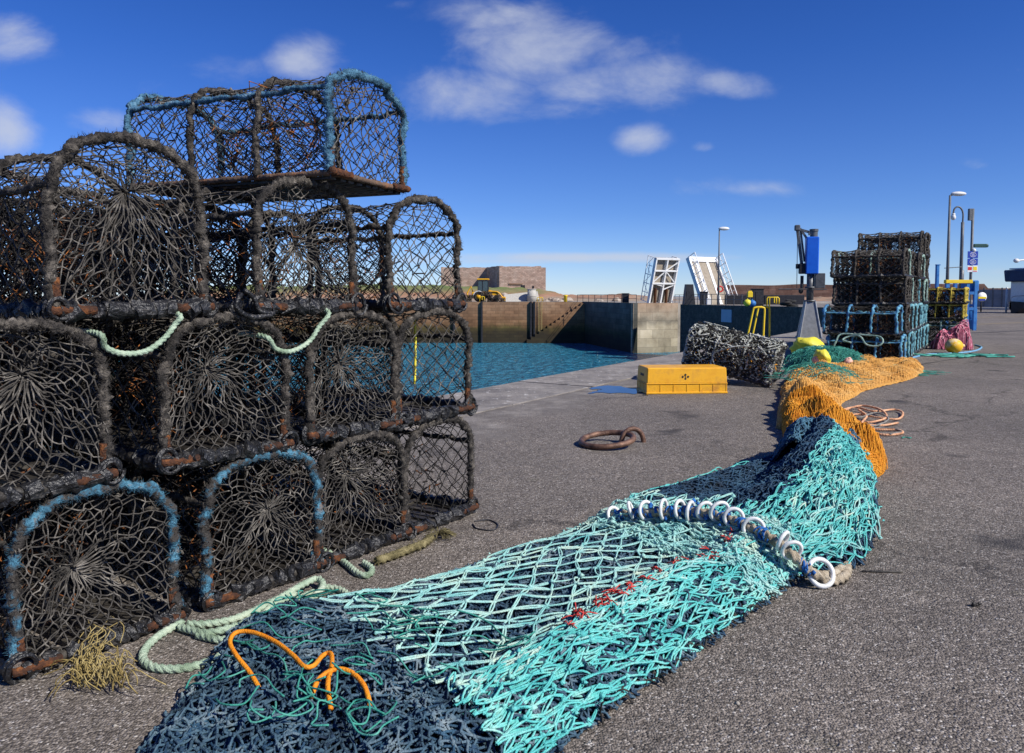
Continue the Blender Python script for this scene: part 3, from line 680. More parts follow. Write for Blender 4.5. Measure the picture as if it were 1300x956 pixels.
# stair slope on the far wall
g = G()
sA = Vector(aty(725, 117.9)); 
for i in range(14):
    t = i / 14; x = aty(742, 117.5).x - (i + 1) * .62
    z = -.2 - i * .42
    g.box((x + .31, 117.5 - .0, (z + WZ - 2) / 2), (.62, 1.0, z - (WZ - 2)))
tag(g.build('quay_stair', QWALL, smooth=False), 'slanting stone stair down the far quay to the water', 'stairs')
# pale board on the dark wall
dwd = (Vector(corner) - farR).normalized(); dwn = Vector((dwd.y, -dwd.x, 0)) * -1
def on_dark(px, off=.05):
    # intersection of the column px with the dark wall line
    k = (px - CX) / F / (ray(px, HORIZ).y / 1.0) * 1.0
    k = ray(px, HORIZ).x / ray(px, HORIZ).y
    t = (k * farR.y - farR.x) / (dwd.x - k * dwd.y); p = farR + dwd * t
    n = Vector((-dwd.y, dwd.x, 0)); 
    if n.dot(-p) < 0: n = -n
    return p + n * off
p = on_dark(923); 
g = G(); zt, zb = zat(393, p.y), zat(409, p.y); pl, pr = on_dark(917, .06), on_dark(930, .06)
ang = math.atan2((pr - pl).y, (pr - pl).x)
g.box(((pl.x + pr.x) / 2, (pl.y + pr.y) / 2, (zt + zb) / 2), ((pr - pl).length, .08, zt - zb), ang)
PALEB = mat('pale_blue_board', [(.34,.43,.52),(.40,.49,.57)], 2, .6, .1)
tag(g.build('notice_board', PALEB, smooth=False), 'blank pale blue board fixed to the dark quay wall', 'board')

# water
wm = bpy.data.materials.new('harbour_water'); N, L, b = nodes_of(wm)
b.inputs['Base Color'].default_value = (.04, .26, .40, 1); b.inputs['Roughness'].default_value = .14; b.inputs['IOR'].default_value = 1.33; b.inputs['Specular IOR Level'].default_value = .42
tc = N.new('ShaderNodeTexCoord'); mp = N.new('ShaderNodeMapping'); mp.inputs['Scale'].default_value = (1.0, .8, 1); mp.inputs['Rotation'].default_value = (0, 0, .4)
L.new(tc.outputs['Object'], mp.inputs[0]); n1 = N.new('ShaderNodeTexNoise'); n1.inputs['Scale'].default_value = 1.1; n1.inputs['Detail'].default_value = 5; n1.inputs['Roughness'].default_value = .6
n1.inputs['Distortion'].default_value = .6
L.new(mp.outputs[0], n1.inputs['Vector']); bp = N.new('ShaderNodeBump'); bp.inputs['Strength'].default_value = 1; bp.inputs['Distance'].default_value = 3.5
L.new(n1.outputs['Fac'], bp.inputs['Height']); L.new(bp.outputs[0], b.inputs['Normal'])
g = G(); g.grid(np.array([[[-3000, -300, WZ], [3000, -300, WZ]], [[-3000, 4500, WZ], [3000, 4500, WZ]]], float)); tag(g.build('water', wm), kind='structure')

# mound terrain behind the far quay
def heightpatch(name, x0, x1, y0, y1, nx, ny, f, m, **kw):
    X, Y = np.meshgrid(np.linspace(x0, x1, nx), np.linspace(y0, y1, ny)); Z = f(X, Y); g = G(); g.grid(np.stack([X, Y, Z], -1)); return tag(g.build(name, m), **kw)
sn = SN(21, .35, dim=2); sn2 = SN(22, 1.6, dim=2)
def mound(X, Y):
    u = np.clip((Y - 126) / 14, 0, 1); u = u * u * (3 - 2 * u)
    px = 650 + 990 * X / Y
    top = np.interp(px, [-400, 560, 620, 660, 690, 720, 760, 790, 815, 900], [3.0, 2.8, 2.6, 2.3, 2.0, .9, .8, 1.2, .6, -.2])
    back = np.clip((190 - Y) / 30, 0, 1)
    return -.15 + u * top * back * .95 + (.22 * sn2(X, Y) + .3 * sn(X, Y)) * u * .8
m = bpy.data.materials.new('bank_turf_and_earth'); N, L, b = nodes_of(m)
tc = N.new('ShaderNodeTexCoord'); n1 = N.new('ShaderNodeTexNoise'); n1.inputs['Scale'].default_value = .22; n1.inputs['Detail'].default_value = 8; n1.inputs['Roughness'].default_value = .7
L.new(tc.outputs['Object'], n1.inputs['Vector'])
sx = N.new('ShaderNodeSeparateXYZ'); L.new(tc.outputs['Object'], sx.inputs[0])
ma = N.new('ShaderNodeMath'); ma.operation = 'MULTIPLY_ADD'; L.new(n1.outputs['Fac'], ma.inputs[0]); ma.inputs[1].default_value = 3.2; L.new(sx.outputs[2], ma.inputs[2])
r = N.new('ShaderNodeValToRGB'); e = r.color_ramp.elements; e.new(.5); e.new(.6); e.new(.7)
for i, (p_, c) in enumerate([(.0, (.28,.25,.21)), (.36, (.30,.23,.16)), (.50, (.33,.17,.10)), (.70, (.19,.18,.07)), (.84, (.14,.18,.05))]): e[i].position = p_; e[i].color = (*c, 1)
mr = N.new('ShaderNodeMapRange'); mr.inputs[1].default_value = 0; mr.inputs[2].default_value = 5.; L.new(ma.outputs[0], mr.inputs[0]); L.new(mr.outputs[0], r.inputs[0])
L.new(r.outputs[0], b.inputs['Base Color']); b.inputs['Roughness'].default_value = .95
bp = N.new('ShaderNodeBump'); bp.inputs['Distance'].default_value = .4; bp.inputs['Strength'].default_value = .8; L.new(n1.outputs['Fac'], bp.inputs['Height']); L.new(bp.outputs[0], b.inputs['Normal'])
heightpatch('hill', -60, 30, 124, 200, 180, 120, mound, m, kind='structure')
# rocks on the bank
ROCK = mat('grey_rubble', [(.22,.17,.13),(.34,.27,.21),(.45,.40,.34)], 1.2, .9, .8, 5)
r_ = random.Random(8)
for i in range(14):
    px = [655, 660, 668, 640, 648, 700, 706, 712, 693, 628, 636, 720, 760, 783][i]; Y = 128 + r_.uniform(-1, 5); p = aty(px, Y)
    g = G(); s_ = r_.uniform(.35, .8); g.ball((0, 0, 0), (s_ * 1.3, s_, s_ * .7), 9, 6, lump=.14)
    z = float(mound(np.array(p.x), np.array(Y)))
    o = g.build('boulder', ROCK, smooth=False, loc=(p.x, Y, z + s_ * .2)); tag(o, 'weathered boulder lying on the earth bank below the fort', 'rock', 'boulders on the bank')
# pale slab leaning on bank, and drum
g = G(); p = aty(662, 127.5); g.box((0, 0, .7), (5.6, .35, 1.7), .15, M=Euler((R(-38), R(-6), .12)).to_matrix())
tag(g.build('stone_slab', CONC, smooth=False, loc=(p.x, 127.5, -.1)), 'big pale broken slab leaning on the bank before the fort', 'slab')
g = G(); p = aty(675, 126.5); g.cyl((0, 0, 0), (0, 0, 2.0), .75, 14, .68); g.torus((0, 0, 2.0), .7, .07); g.torus((0,0,.9), .73, .05)
tag(g.build('concrete_pipe', CONC, loc=(p.x, 126.5, -.05)), 'upright concrete pipe beside the leaning pale slab', 'pipe')

# fort
def fort():
    root = thing('fort', 'roofless red sandstone battery with a blank sunlit front and one dark shaded flank', 'building', (0, 0, 0))
    A = aty(634, 150); B = aty(687, 150); C_ = aty(618, 160); D = aty(560, 160); topz = zat(338, 150)
    sn = SN(4, 1.0, dim=2)
    def wall(a, b, z1, th, m=FORTW, rag=.07):
        a = Vector(a); b = Vector(b); n = 40; g = G(); d = (b - a); nn = Vector((-d.y, d.x, 0)).normalized() * th
        P = []
        for i in range(n + 1):
            t = i / n; p = a + d * t; q = p + nn; z = z1 + rag * float(sn(t * 14, a.x))
            P.append([[p.x, p.y, -1], [p.x, p.y, z], [q.x, q.y, z], [q.x, q.y, -1]])
        g.grid(np.array(P)); g.add(np.array(P[0]), [[0, 1, 2, 3]]); g.add(np.array(P[-1]), [[0, 3, 2, 1]])
        return g.build('wall', m, root, smooth=False)
    wall(A, B, topz, 1.0); wall(Vector((C_.x, C_.y, 0)), A - Vector((.02, 0, 0)), topz + .1, .8)
    wall(D, C_ - Vector((.02, 0, 0)), zat(339.5, 160), 1.0); wall(Vector((B.x - .02, B.y, 0)), Vector((B.x + .3, 170, 0)), topz - .2, -.9)
    g = G()
    for px, py0, py1, w in ((664, 362, 368, 5), (677, 363, 366, 2.2)):
        g.box((aty(px, 149.9).x, 149.97, (zat(py0, 150) + zat(py1, 150)) / 2), (w * .152, .1, zat(py0, 150) - zat(py1, 150)))
    g.build('opening', BLACKST, root, smooth=False)
    g = G(); g.box((aty(655, 149.9).x, 149.93, zat(360.3, 150)), (2.6, .22, .22)); g.build('lintel', EARTH, root, smooth=False)
fort()
# sea wall on the right skyline (behind bridge, to the far right)
def seawall():
    a = aty(918, 190); b = Vector((130, 150, 0)); n = 120; g = G(); sn = SN(6, 1.0, dim=2); P = []
    for i in range(n + 1):
        t = i / n; p = a + (b - a) * t; z = (zat(361.5, 185) if t < .62 else zat(366, 170)) + .12 * float(sn(t * 60, 0.))
        P.append([[p.x, p.y, -1], [p.x, p.y, z], [p.x, p.y + 1.6, z], [p.x, p.y + 1.6, -1]])
    g.grid(np.array(P)); g.add(np.array(P[0]), [[0,1,2,3]]); tag(g.build('sea_wall', REDWALL, smooth=False), 'long low red sandstone sea wall along the skyline right of the bridge', 'wall')
seawall()
# rough bank in front of the sea wall
def bank2(X, Y):
    return -.05 + .5 * np.clip((Y - 131.5) / 4, 0, 1) * (1 + .4 * sn2(X, Y))
heightpatch('rubble_bank', 38, 72, 131, 150, 90, 40, bank2, EARTH, kind='structure')

# world + sun
SUN_AZ = math.atan2(-.57, .82)   # direction towards the sun (x,y)
SUN_EL = R(40)
sd = Vector((math.cos(SUN_EL) * math.cos(SUN_AZ), math.cos(SUN_EL) * math.sin(SUN_AZ), math.sin(SUN_EL)))
li = bpy.data.lights.new('sun', 'SUN'); li.energy = 5.0; li.angle = R(.53); li.color = (1, .955, .88)
lo = bpy.data.objects.new('sun', li); COL.objects.link(lo); lo.rotation_euler = (-sd).to_track_quat('-Z', 'Y').to_euler()
w = bpy.data.worlds.new('World'); SC.world = w; w.use_nodes = True; N = w.node_tree.nodes; L = w.node_tree.links
bg = N['Background']; sky = N.new('ShaderNodeTexSky'); sky.sky_type = 'NISHITA'; sky.sun_disc = False
sky.sun_elevation = SUN_EL; sky.sun_rotation = math.atan2(sd.x, sd.y); sky.air_density = 1.0; sky.dust_density = .15; sky.ozone_density = 3.0; sky.altitude = 2000
tc = N.new('ShaderNodeTexCoord')
def M(op, a, b=None, c=None):
    n = N.new('ShaderNodeMath'); n.operation = op
    for i, v in enumerate((a, b, c)):
        if v is None: continue
        if isinstance(v, (int, float)): n.inputs[i].default_value = v
        else: L.new(v, n.inputs[i])
    return n.outputs[0]
nrm = N.new('ShaderNodeVectorMath'); nrm.operation = 'NORMALIZE'; L.new(tc.outputs['Generated'], nrm.inputs[0])
sp = N.new('ShaderNodeSeparateXYZ'); L.new(nrm.outputs[0], sp.inputs[0])
# deepen the blue with height: polarised-looking sky
tint = N.new('ShaderNodeValToRGB'); e = tint.color_ramp.elements
for i, (p_, c) in enumerate([(0, (.76, .88, 1.20)), (.10, (.46, .67, 1.12)), (.28, (.26, .54, 1.12)), (.50, (.14, .42, 1.05))]):
    if i > 1: e.new(.5)
    e[i].position = p_; e[i].color = (*c, 1)
L.new(sp.outputs[2], tint.inputs[0])
mul = N.new('ShaderNodeMix'); mul.data_type = 'RGBA'; mul.blend_type = 'MULTIPLY'; mul.inputs[0].default_value = 1; L.new(sky.outputs[0], mul.inputs[6]); L.new(tint.outputs[0], mul.inputs[7])
# clouds: az/el space around +Y
yy = M('MAXIMUM', sp.outputs[1], .05)
ax = M('DIVIDE', sp.outputs[0], yy); az = M('DIVIDE', sp.outputs[2], yy)
cb = N.new('ShaderNodeCombineXYZ'); L.new(M('MULTIPLY', ax, 1.0), cb.inputs[0]); L.new(M('MULTIPLY', az, 1.7), cb.inputs[1])
nz = N.new('ShaderNodeTexNoise'); nz.inputs['Scale'].default_value = 6.5; nz.inputs['Detail'].default_value = 12; nz.inputs['Roughness'].default_value = .60; nz.inputs['Distortion'].default_value = .25; L.new(cb.outputs[0], nz.inputs['Vector'])
# blobs (photo px, py, radius x, radius y, weight)
blobs = [(690, 60, 150, 60, .80), (600, 120, 110, 52, .72), (780, 105, 130, 44, .74), (640, 20, 110, 40, .66), (720, 140, 150, 30, .5), (930, 108, 75, 24, .60), (812, 178, 44, 26, .80), (893, 186, 22, 10, .5),
         (385, 78, 62, 34, .74), (285, 90, 80, 30, .56), (20, 50, 70, 44, .6), (5, 160, 60, 50, .8), (130, 155, 70, 28, .6), (850, 240, 130, 28, .48), (960, 240, 70, 16, .5), (1050, 60, 120, 30, .3), (740, 327, 240, 9, .95), (650, 331, 120, 7, .8), (680, 345, 160, 8, .5), (1180, 318, 60, 10, .30), (1240, 208, 28, 14, .4),
         (190, 120, 60, 30, .35), (500, 5, 40, 14, .4), (1270, 345, 40, 9, .5), (1120, 335, 200, 7, .35), (1295, 85, 30, 20, .4), (540, 330, 100, 8, .5)]
mask = None
for (px, py, rx, ry, wt) in blobs:
    d = ray(px, py); x0, z0 = d.x / d.y, d.z / d.y
    dx = M('MULTIPLY', M('SUBTRACT', ax, x0), F / rx); dz = M('MULTIPLY', M('SUBTRACT', az, z0), F / ry)
    q = M('ADD', M('MULTIPLY', dx, dx), M('MULTIPLY', dz, dz)); gss = M('MULTIPLY', M('POWER', 2.718, M('MULTIPLY', q, -1.0)), wt)
    mask = gss if mask is None else M('MAXIMUM', mask, gss)
dens = M('SUBTRACT', M('ADD', M('MULTIPLY', nz.outputs['Fac'], 1.35), M('MULTIPLY', mask, 1.0)), .98)
cl = N.new('ShaderNodeValToRGB'); e = cl.color_ramp.elements; e[0].position = 0.0; e[0].color = (0,0,0,1); e[1].position = .74; e[1].color = (.80,.80,.80,1)
cl.color_ramp.interpolation = 'EASE'; L.new(dens, cl.inputs[0])
front = M('GREATER_THAN', sp.outputs[1], .06)
cf = M('MULTIPLY', M('MULTIPLY', cl.outputs[0], front), M('MINIMUM', M('MULTIPLY', mask, 2.5), 1.0))
mixc = N.new('ShaderNodeMix'); mixc.data_type = 'RGBA'; L.new(cf, mixc.inputs[0]); L.new(mul.outputs[2], mixc.inputs[6]); mixc.inputs[7].default_value = (5.3, 5.7, 6.7, 1)
L.new(mixc.outputs[2], bg.inputs[0]); bg.inputs[1].default_value = .095
SC.view_settings.view_transform = 'Standard'; SC.view_settings.look = 'None'; SC.view_settings.exposure = .22; SC.view_settings.gamma = 1; SC.view_settings.use_curve_mapping = False
SC.render.engine = 'CYCLES'; SC.cycles.max_bounces = 4; SC.cycles.diffuse_bounces = 2; SC.cycles.glossy_bounces = 2; SC.cycles.transmission_bounces = 3
SC.cycles.use_denoising = True
# ------------------------------------------------------------------ nets on the quay
def g2(pts, z=0.): return np.array([[*at(px, py, z)] for px, py in pts])
def loft(Lp, Rp, h, n=80):
    """surface between two ground curves; h(s,t,x,y) gives the height"""
    def rs(P):
        Q = spline(P, .02); d = np.concatenate([[0], np.cumsum(np.linalg.norm(np.diff(Q, axis=0), axis=1))]); d /= d[-1]
        t = np.linspace(0, 1, n); return np.stack([np.interp(t, d, Q[:, k]) for k in range(3)], 1)
    A, B = rs(Lp), rs(Rp); T = np.linspace(0, 1, n)
    def S(s, t, dz=0.):
        s = np.asarray(s, float); t = np.asarray(t, float); sc = np.clip(s, 0, 1)
        a = np.stack([np.interp(sc, T, A[:, k]) for k in (0, 1)], -1); b = np.stack([np.interp(sc, T, B[:, k]) for k in (0, 1)], -1)
        p = a + (b - a) * t[..., None]
        z = h(s, t, p[..., 0], p[..., 1]) + dz
        return np.concatenate([p, np.maximum(z, .006)[..., None]], -1)
    return S
def bed(name, S, m, root, dz=-.012, ns=90, nt=60, t0=.02, t1=.98, s0=0., s1=1.):
    s, t = np.meshgrid(np.linspace(s0, s1, ns), np.linspace(t0, t1, nt), indexing='ij'); g = G(); P = S(s, t, dz); P[..., 2] += rng.normal(size=P.shape[:2]) * .003
    g.grid(P[:, ::-1]); return g.build(name, m, root)
def netlayer(name, S, ni, nj, m, root, r, dz=0., jit=.008, double=0., kr=None, tmap=None, smap=None, keep=None, sub=2, sag=.003, n=4, warp=0., seed=1, zj=.004):
    """diamond net laid over S. keep(s,t) -> bool mask at edge middles"""
    w1, w2 = SN(seed, 7, dim=2), SN(seed + 9, 7, dim=2); st = {}
    def f(u, v):
        s = smap(u) if smap else u; t = tmap(v) if tmap else v
        s = s + warp * w1(s, t); t = t + warp * w2(s, t); t = np.clip(t, 0, 1)
        st['s'] = s; st['t'] = t
        P = S(s, t, dz); P = P + rng.normal(size=P.shape) * [jit, jit, zj]; P[..., 2] = np.maximum(P[..., 2], .005)
        return np.concatenate([P, s[..., None], t[..., None]], -1)
    A, B, K = lattice(f, ni, nj); mid = (A + B) / 2
    if keep is not None:
        k = keep(mid[:, 3], mid[:, 4]); A, B = A[k], B[k]; K = K[keep(K[:, 3], K[:, 4])]
    A, B, K = A[:, :3], B[:, :3], K[:, :3]
    g = G()
    if double:
        d = unit(B - A); sd_ = unit(np.cross(d, np.tile([0, 0, 1.], (len(d), 1))))
        for sg in (-1, 1):
            pts = []
            off = rng.normal(size=(len(A), 3)) * sag; wob = rng.uniform(.5, 1.5, (len(A), 1))
            for t in np.linspace(0, 1, sub + 1):
                pts.append(A + (B - A) * t + sd_ * double * sg * (.35 + .65 * math.sin(PI * t)) * wob + off * math.sin(PI * t))
            for a, b in zip(pts[:-1], pts[1:]): g.segs(a, b, r, n)
    else: strands(g, A, B, r, sub, sag, n)
    if kr:
        g.knots(K, kr, .25, .8); K2 = K + rng.normal(size=K.shape) * kr * .6; g.knots(K2, kr * .75, .3)
    return g.build(name, m, root)

rng = np.random.default_rng(11)
f1, f2, f3 = SN(41, 6, dim=2), SN(42, 16, dim=2), SN(43, 34, dim=2)
# -- the long trawl net: open part, roped mouth, heaped wing
TN = thing('trawl_net', 'long turquoise and navy trawl net spread over the tarmac beside the creel stack', 'fishing net', at(700, 780))
def keepw(o, par):      # children stay where they are while the Empty sits on the ground
    o.parent = par; o.matrix_parent_inverse = Matrix.Translation(-Vector(par.location)); return o
L1 = g2([(150, 1010), (205, 930), (268, 850), (305, 800), (420, 776), (520, 752), (640, 708), (772, 668)])
R1 = g2([(470, 1180), (610, 1040), (735, 935), (845, 860), (905, 815), (965, 772), (1000, 748), (1035, 728)])
def h1(s, t, x, y):
    e = np.clip(np.minimum(t, 1 - t) / .10, 0, 1) ** .7
    z = .035 + .030 * np.sin(PI * t) + .016 * f1(x, y) + .007 * f2(x, y)
    z = z + .035 * np.exp(-((t - .80) / .10) ** 2) * (1 + .3 * f1(x, y)) + np.exp(-((1 - s) / .10) ** 2) * (.075 - .03 * t) * np.clip((t) / .1, 0, 1)
    z = z + np.exp(-((s - .40) / .12) ** 2) * np.exp(-(t / .35) ** 2) * .03
    return z * e
S1 = loft(L1, R1, h1)
def B_(*a, **k): return keepw(bed(*a, **k), TN)
def NL(*a, **k): return keepw(netlayer(*a, **k), TN)
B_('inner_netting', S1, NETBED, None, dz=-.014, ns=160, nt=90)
for q in range(3):
    NL('blue_netting', S1, 110, 52, SLATE if q != 1 else NAVY, None, .0036, dz=.000 + .007 * q, jit=.009, kr=.0068, warp=.02, seed=60 + q, sag=.005, n=4)
# t mapping: open mesh, then the gathered border
def tm(v): return np.where(v < .64, v / .64 * .78, .78 + (v - .64) / .36 * .22)
open_keep = lambda s, t: (s > .335 + .10 * (t > .5) - .05 * t)
la_, lb_ = at(400, 772), at(505, 867)
def teal_side(s, t):
    p_ = S1(s, t); return ((lb_.x - la_.x) * (p_[..., 1] - la_.y) - (lb_.y - la_.y) * (p_[..., 0] - la_.x)) > 0
NL('turquoise_netting', S1, 34, 30, TEALPALE, None, .0034, dz=.026, jit=.007, double=.0048, kr=.0090, tmap=tm, warp=.010, seed=71, sub=3, sag=.003, n=5,
   keep=lambda s, t: teal_side(s, t) & (t < .80 + .05 * rng.random(len(s))))
for q in range(2):
    NL('gathered_netting', S1, (30, 34)[q], (22, 20)[q], TEAL, None, .0032, dz=.017 + .008 * q, jit=.0035, double=.0044, kr=.0085, tmap=lambda v: .73 + .265 * v, warp=.010, seed=72 + q * 3, sub=4, sag=.0045, n=5,
       keep=lambda s, t: teal_side(s, t) & (t > .75 - .16 * (s > .78)) & (rng.random(len(s)) > (.02, .22)[q] + .6 * np.clip(1 - (t - .73) / .07, 0, 1) * (s < .78)), zj=.006)
# gathered hem under the rings
NL('gathered_netting', S1, 130, 34, TEALPALE, None, .0034, dz=.026, jit=.010, double=.004, kr=.008, smap=lambda u: .80 + .22 * u, warp=.008, seed=73, sub=3, sag=.006, n=5,
   keep=lambda s, t: (s > .90 - .10 * t) & (rng.random(len(s)) > .45), zj=.008)

# -- heaped wing behind the rings
L2 = g2([(772, 668), (800, 640), (850, 628), (905, 612), (955, 600), (985, 594), (1000, 585)])
R2 = g2([(1035, 735), (1082, 722), (1106, 700), (1112, 672), (1108, 640), (1100, 622), (1085, 606)])
def h2(s, t, x, y):
    rd = np.interp(s, [0, .15, .4, .75, 1], [.07, .13, .24, .29, .26])
    pos = np.interp(s, [0, .4, 1], [.55, .74, .55]); wl = np.interp(s, [0, .4, .8, 1], [.40, .26, .30, .42])
    k = np.where(t < pos, np.exp(-((t - pos) / wl) ** 2), np.sqrt(np.clip(1 - ((t - pos) / (1.0 - pos)) ** 2, 0, 1)))
    z = rd * k * (1 + .10 * f1(x, y)) + .03 * np.clip(t / .06, 0, 1) * np.clip((1 - t) / .04, 0, 1) + .012 * f1(x, y) * k + .010 * f2(x, y) * k
    return z + .05 * np.exp(-((t - .12) / .08) ** 2) * np.clip(s * 3, 0, 1)
S2 = loft(L2, R2, h2)
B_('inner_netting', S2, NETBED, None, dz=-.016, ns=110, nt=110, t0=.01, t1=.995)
for q in range(2):
    NL('blue_netting', S2, 70, 64, NAVY, None, .0040, dz=.002 + .008 * q, jit=.008, kr=.0068, warp=.012, seed=80 + q, sag=.004)
NL('turquoise_netting', S2, 24, 78, TEAL, None, .0030, dz=.020, jit=.006, double=.0042, kr=.0085, warp=.015, seed=83, sub=3, sag=.0045, n=5, keep=lambda s, t: (t > .66 - .45 * (s < .14)) | (t < .07), zj=.007)
NL('turquoise_netting', S2, 24, 40, TEALPALE, None, .0034, dz=.022, jit=.010, double=.0045, kr=.009, warp=.015, seed=84, sub=3, sag=.006, n=5, keep=lambda s, t: ((s < .22) & (t < .5)) | ((s < .6) & (t > .74)), zj=.007)
NL('gathered_netting', S2, 28, 40, TEAL, None, .0030, dz=.026, jit=.012, double=.0045, kr=.009, tmap=lambda v: .72 + .27 * v, warp=.012, seed=85, sub=3, sag=.005, n=5, keep=lambda s, t: (s < .8) & (rng.random(len(s)) > .4), zj=.01)
# blue hump at the far end, folded over the orange netting
L3 = g2([(965, 604), (975, 590), (992, 582), (1010, 575)]); R3 = g2([(1104, 628), (1112, 612), (1102, 590), (1080, 578)])
def h3(s, t, x, y):
    k = np.sqrt(np.clip(1 - (2 * t - 1) ** 2, 0, 1)); a = .26 * np.exp(-((t - .30) / .20) ** 2) + .22 * np.exp(-((t - .80) / .15) ** 2) + .08
    return (a + .02 * f1(x, y) + .01 * f2(x, y)) * k * np.interp(s, [0, .3, .8, 1], [.8, 1, .85, .4])
S3 = loft(L3, R3, h3)
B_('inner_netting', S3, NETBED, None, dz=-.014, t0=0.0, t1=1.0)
for q in range(2): NL('blue_netting', S3, 26, 54, mat('bright_slate_twine', [(.03,.075,.13),(.06,.16,.24),(.13,.27,.34)], 9, .65, .6, 260, pos=[.3,.52,.75]), None, .0038, dz=.004 + .008 * q, jit=.006, kr=.006, warp=.01, seed=90 + q)

# red twine bits along the border, dark tails
g = G()
for i in range(26):
    s = rng.uniform(.42, .93); t = rng.normal(.75, .03); p = S1(np.array(s), np.array(t), .032)
    for k in range(6):
        d = unit(rng.normal(size=(1, 3)) * [1, 1, .35])[0]; g.path(spline([p, p + d * .012 + [0, 0, .006], p + d * rng.uniform(.02, .045)], .006), .0022, 4)
keepw(tag(g.build('red_twine_ends', REDTWINE), kind='stuff'), TN)
g = G()
for i in range(60):
    s = rng.uniform(.36, .95); t = rng.choice([.99, .76]) + rng.normal() * .01; p = S1(np.array(s), np.array(min(t, .995)), .012)
    for k in range(2):
        d = unit(rng.normal(size=(1, 3)) * [1, 1, .2])[0]; g.path(spline([p, p + d * .02 + [0, 0, .01], p + d * rng.uniform(.03, .06)], .008), .0028, 4)
keepw(tag(g.build('dark_twine_ends', SLAT), kind='stuff'), TN)

# -- near left: blue tangle loops of green twine over it
g = G()
for i in range(46):
    s = rng.uniform(.12, .44); t = rng.uniform(.02, .75); P = []; a0 = rng.uniform(0, 6.3); 
    for k in range(6):
        a0 += rng.normal(.7, .7); q = S1(np.array(s), np.array(t), .03 + rng.uniform(0, .025)); P.append(q); s = np.clip(s + .017 * math.cos(a0), .06, .46); t = np.clip(t + .05 * math.sin(a0), .01, .9)
    g.path(spline(P, .008), .0026, 5)
keepw(tag(g.build('loose_green_twine', GREENTWINE), kind='stuff'), TN)

# orange rope snaking through the tangle
def rope_thing(name, label, cat, pts, r, m, parts=None, lay=True, pitch=None, step=None, strands_=3, n=14, group=None, amp=.20, fz=0):
    """pts: list of polylines [(px,py,z)]"""
    g = G()
    for P in pts:
        Q = spline([at(a, b, c) for a, b, c in P], step or r * .45)
        g.path(Q, r, n, lay=1 if lay else 0, pitch=pitch or r * 2.1, amp=amp, strands=strands_, jit=.02)
        if fz: fuzz(g, Q, r, fz, r * 1.6, r * .06)
    o = g.build(name, m); return tag(o, label, cat, group)
rope_thing('orange_rope', 'thin bright orange rope snaking over the blue tangle at the near end', 'rope',
    [[(335, 885, 0.052), (318, 855, 0.072), (300, 832, 0.092), (292, 815, 0.102), (300, 803, 0.107), (322, 803, 0.112), (350, 815, 0.112), (372, 832, 0.112), (386, 846, 0.112), (398, 845, 0.112), (410, 832, 0.107), (420, 830, 0.112), (421, 845, 0.117), (416, 870, 0.112), (420, 900, 0.092)],
     [(395, 885, 0.092), (405, 862, 0.112), (425, 850, 0.122), (445, 853, 0.122), (462, 870, 0.112), (470, 895, 0.092)]], .0065, ORANGEROPE, lay=False)
# pale green laid rope: loops by the creel feet
rope_thing('green_laid_rope', 'pale green laid rope lying in loose loops at the foot of the near stack', 'rope',
    [[(232, 790, .012), (205, 805, .012), (186, 822, .012), (182, 838, .012), (200, 848, .012), (235, 848, .012), (270, 838, .013), (300, 822, .02), (330, 806, .02), (352, 800, .03)],
     [(228, 796, .015), (262, 803, .02), (300, 795, .025), (345, 780, .03), (385, 766, .03), (405, 752, .03), (410, 742, .028), (403, 735, .03), (385, 742, .03), (345, 765, .02), (300, 785, .018), (262, 792, .015), (238, 792, .014)],
     [(330, 785, .014), (352, 765, .014), (378, 760, .014), (398, 752, .012)],
     [(250, 806, .012), (290, 812, .014), (340, 796, .014), (372, 778, .014), (388, 765, .016), (380, 755, .016), (350, 762, .016), (318, 778, .014)],
     [(405, 745, .012), (430, 748, .012), (444, 758, .012), (443, 768, .012), (425, 778, .012), (400, 785, .012)],
     [(408, 698, .03), (425, 705, .014), (440, 716, .012), (455, 728, .012), (468, 730, .012), (472, 722, .012), (462, 714, .012)]],
    .0115, ROPEGREEN)
rope_thing('olive_rope', 'frayed olive rope end lying under the outer bottom creels', 'rope', [[(478, 712, .02), (500, 705, .02), (520, 697, .022), (538, 690, .022), (548, 682, .022)]], .016, ROPEOLIVE, fz=900)
g = G()    # frayed end
c = np.array(at(556, 680, .015))
for i in range(90):
    d = unit(np.array([[rng.normal(.5, .6), rng.normal(.0, .6), abs(rng.normal(0, .3))]]))[0]; g.path(spline([c, c + d * .03 + [0, 0, .01], c + d * rng.uniform(.05, .09) * [1, 1, .3]], .012), .0013, 3)
tag(g.build('frayed_tuft', ROPEOLIVE), 'brown frayed tuft beside the outermost bottom creel', 'rope tuft')
g = G(); 
for i in range(80):
    c = np.array(at(rng.uniform(95, 155), rng.uniform(845, 875), .01)); d = rng.normal(size=3) * [.04, .035, .02]
    P = [c, c + [d[0] * .5, d[1] * .5, .03 + abs(d[2])], c + [d[0], d[1], .03], c + [d[0] * 1.3 + rng.normal() * .02, d[1] * 1.2, .006]]; g.path(spline(P, .015), .0017, 4)
for i in range(22):
    c = np.array(at(rng.uniform(105, 140), rng.uniform(805, 850), .02)) ; P = [c + [rng.normal()*.01, .02, .06], c + [rng.normal() * .03, -.01, .04], c + [rng.normal() * .05, -.04, .0]]; g.path(spline(P, .015), .0017, 4)
tag(g.build('straw_twine_tuft', STRAW), 'tangled tuft of straw yellow twine under the left bottom creel', 'twine')
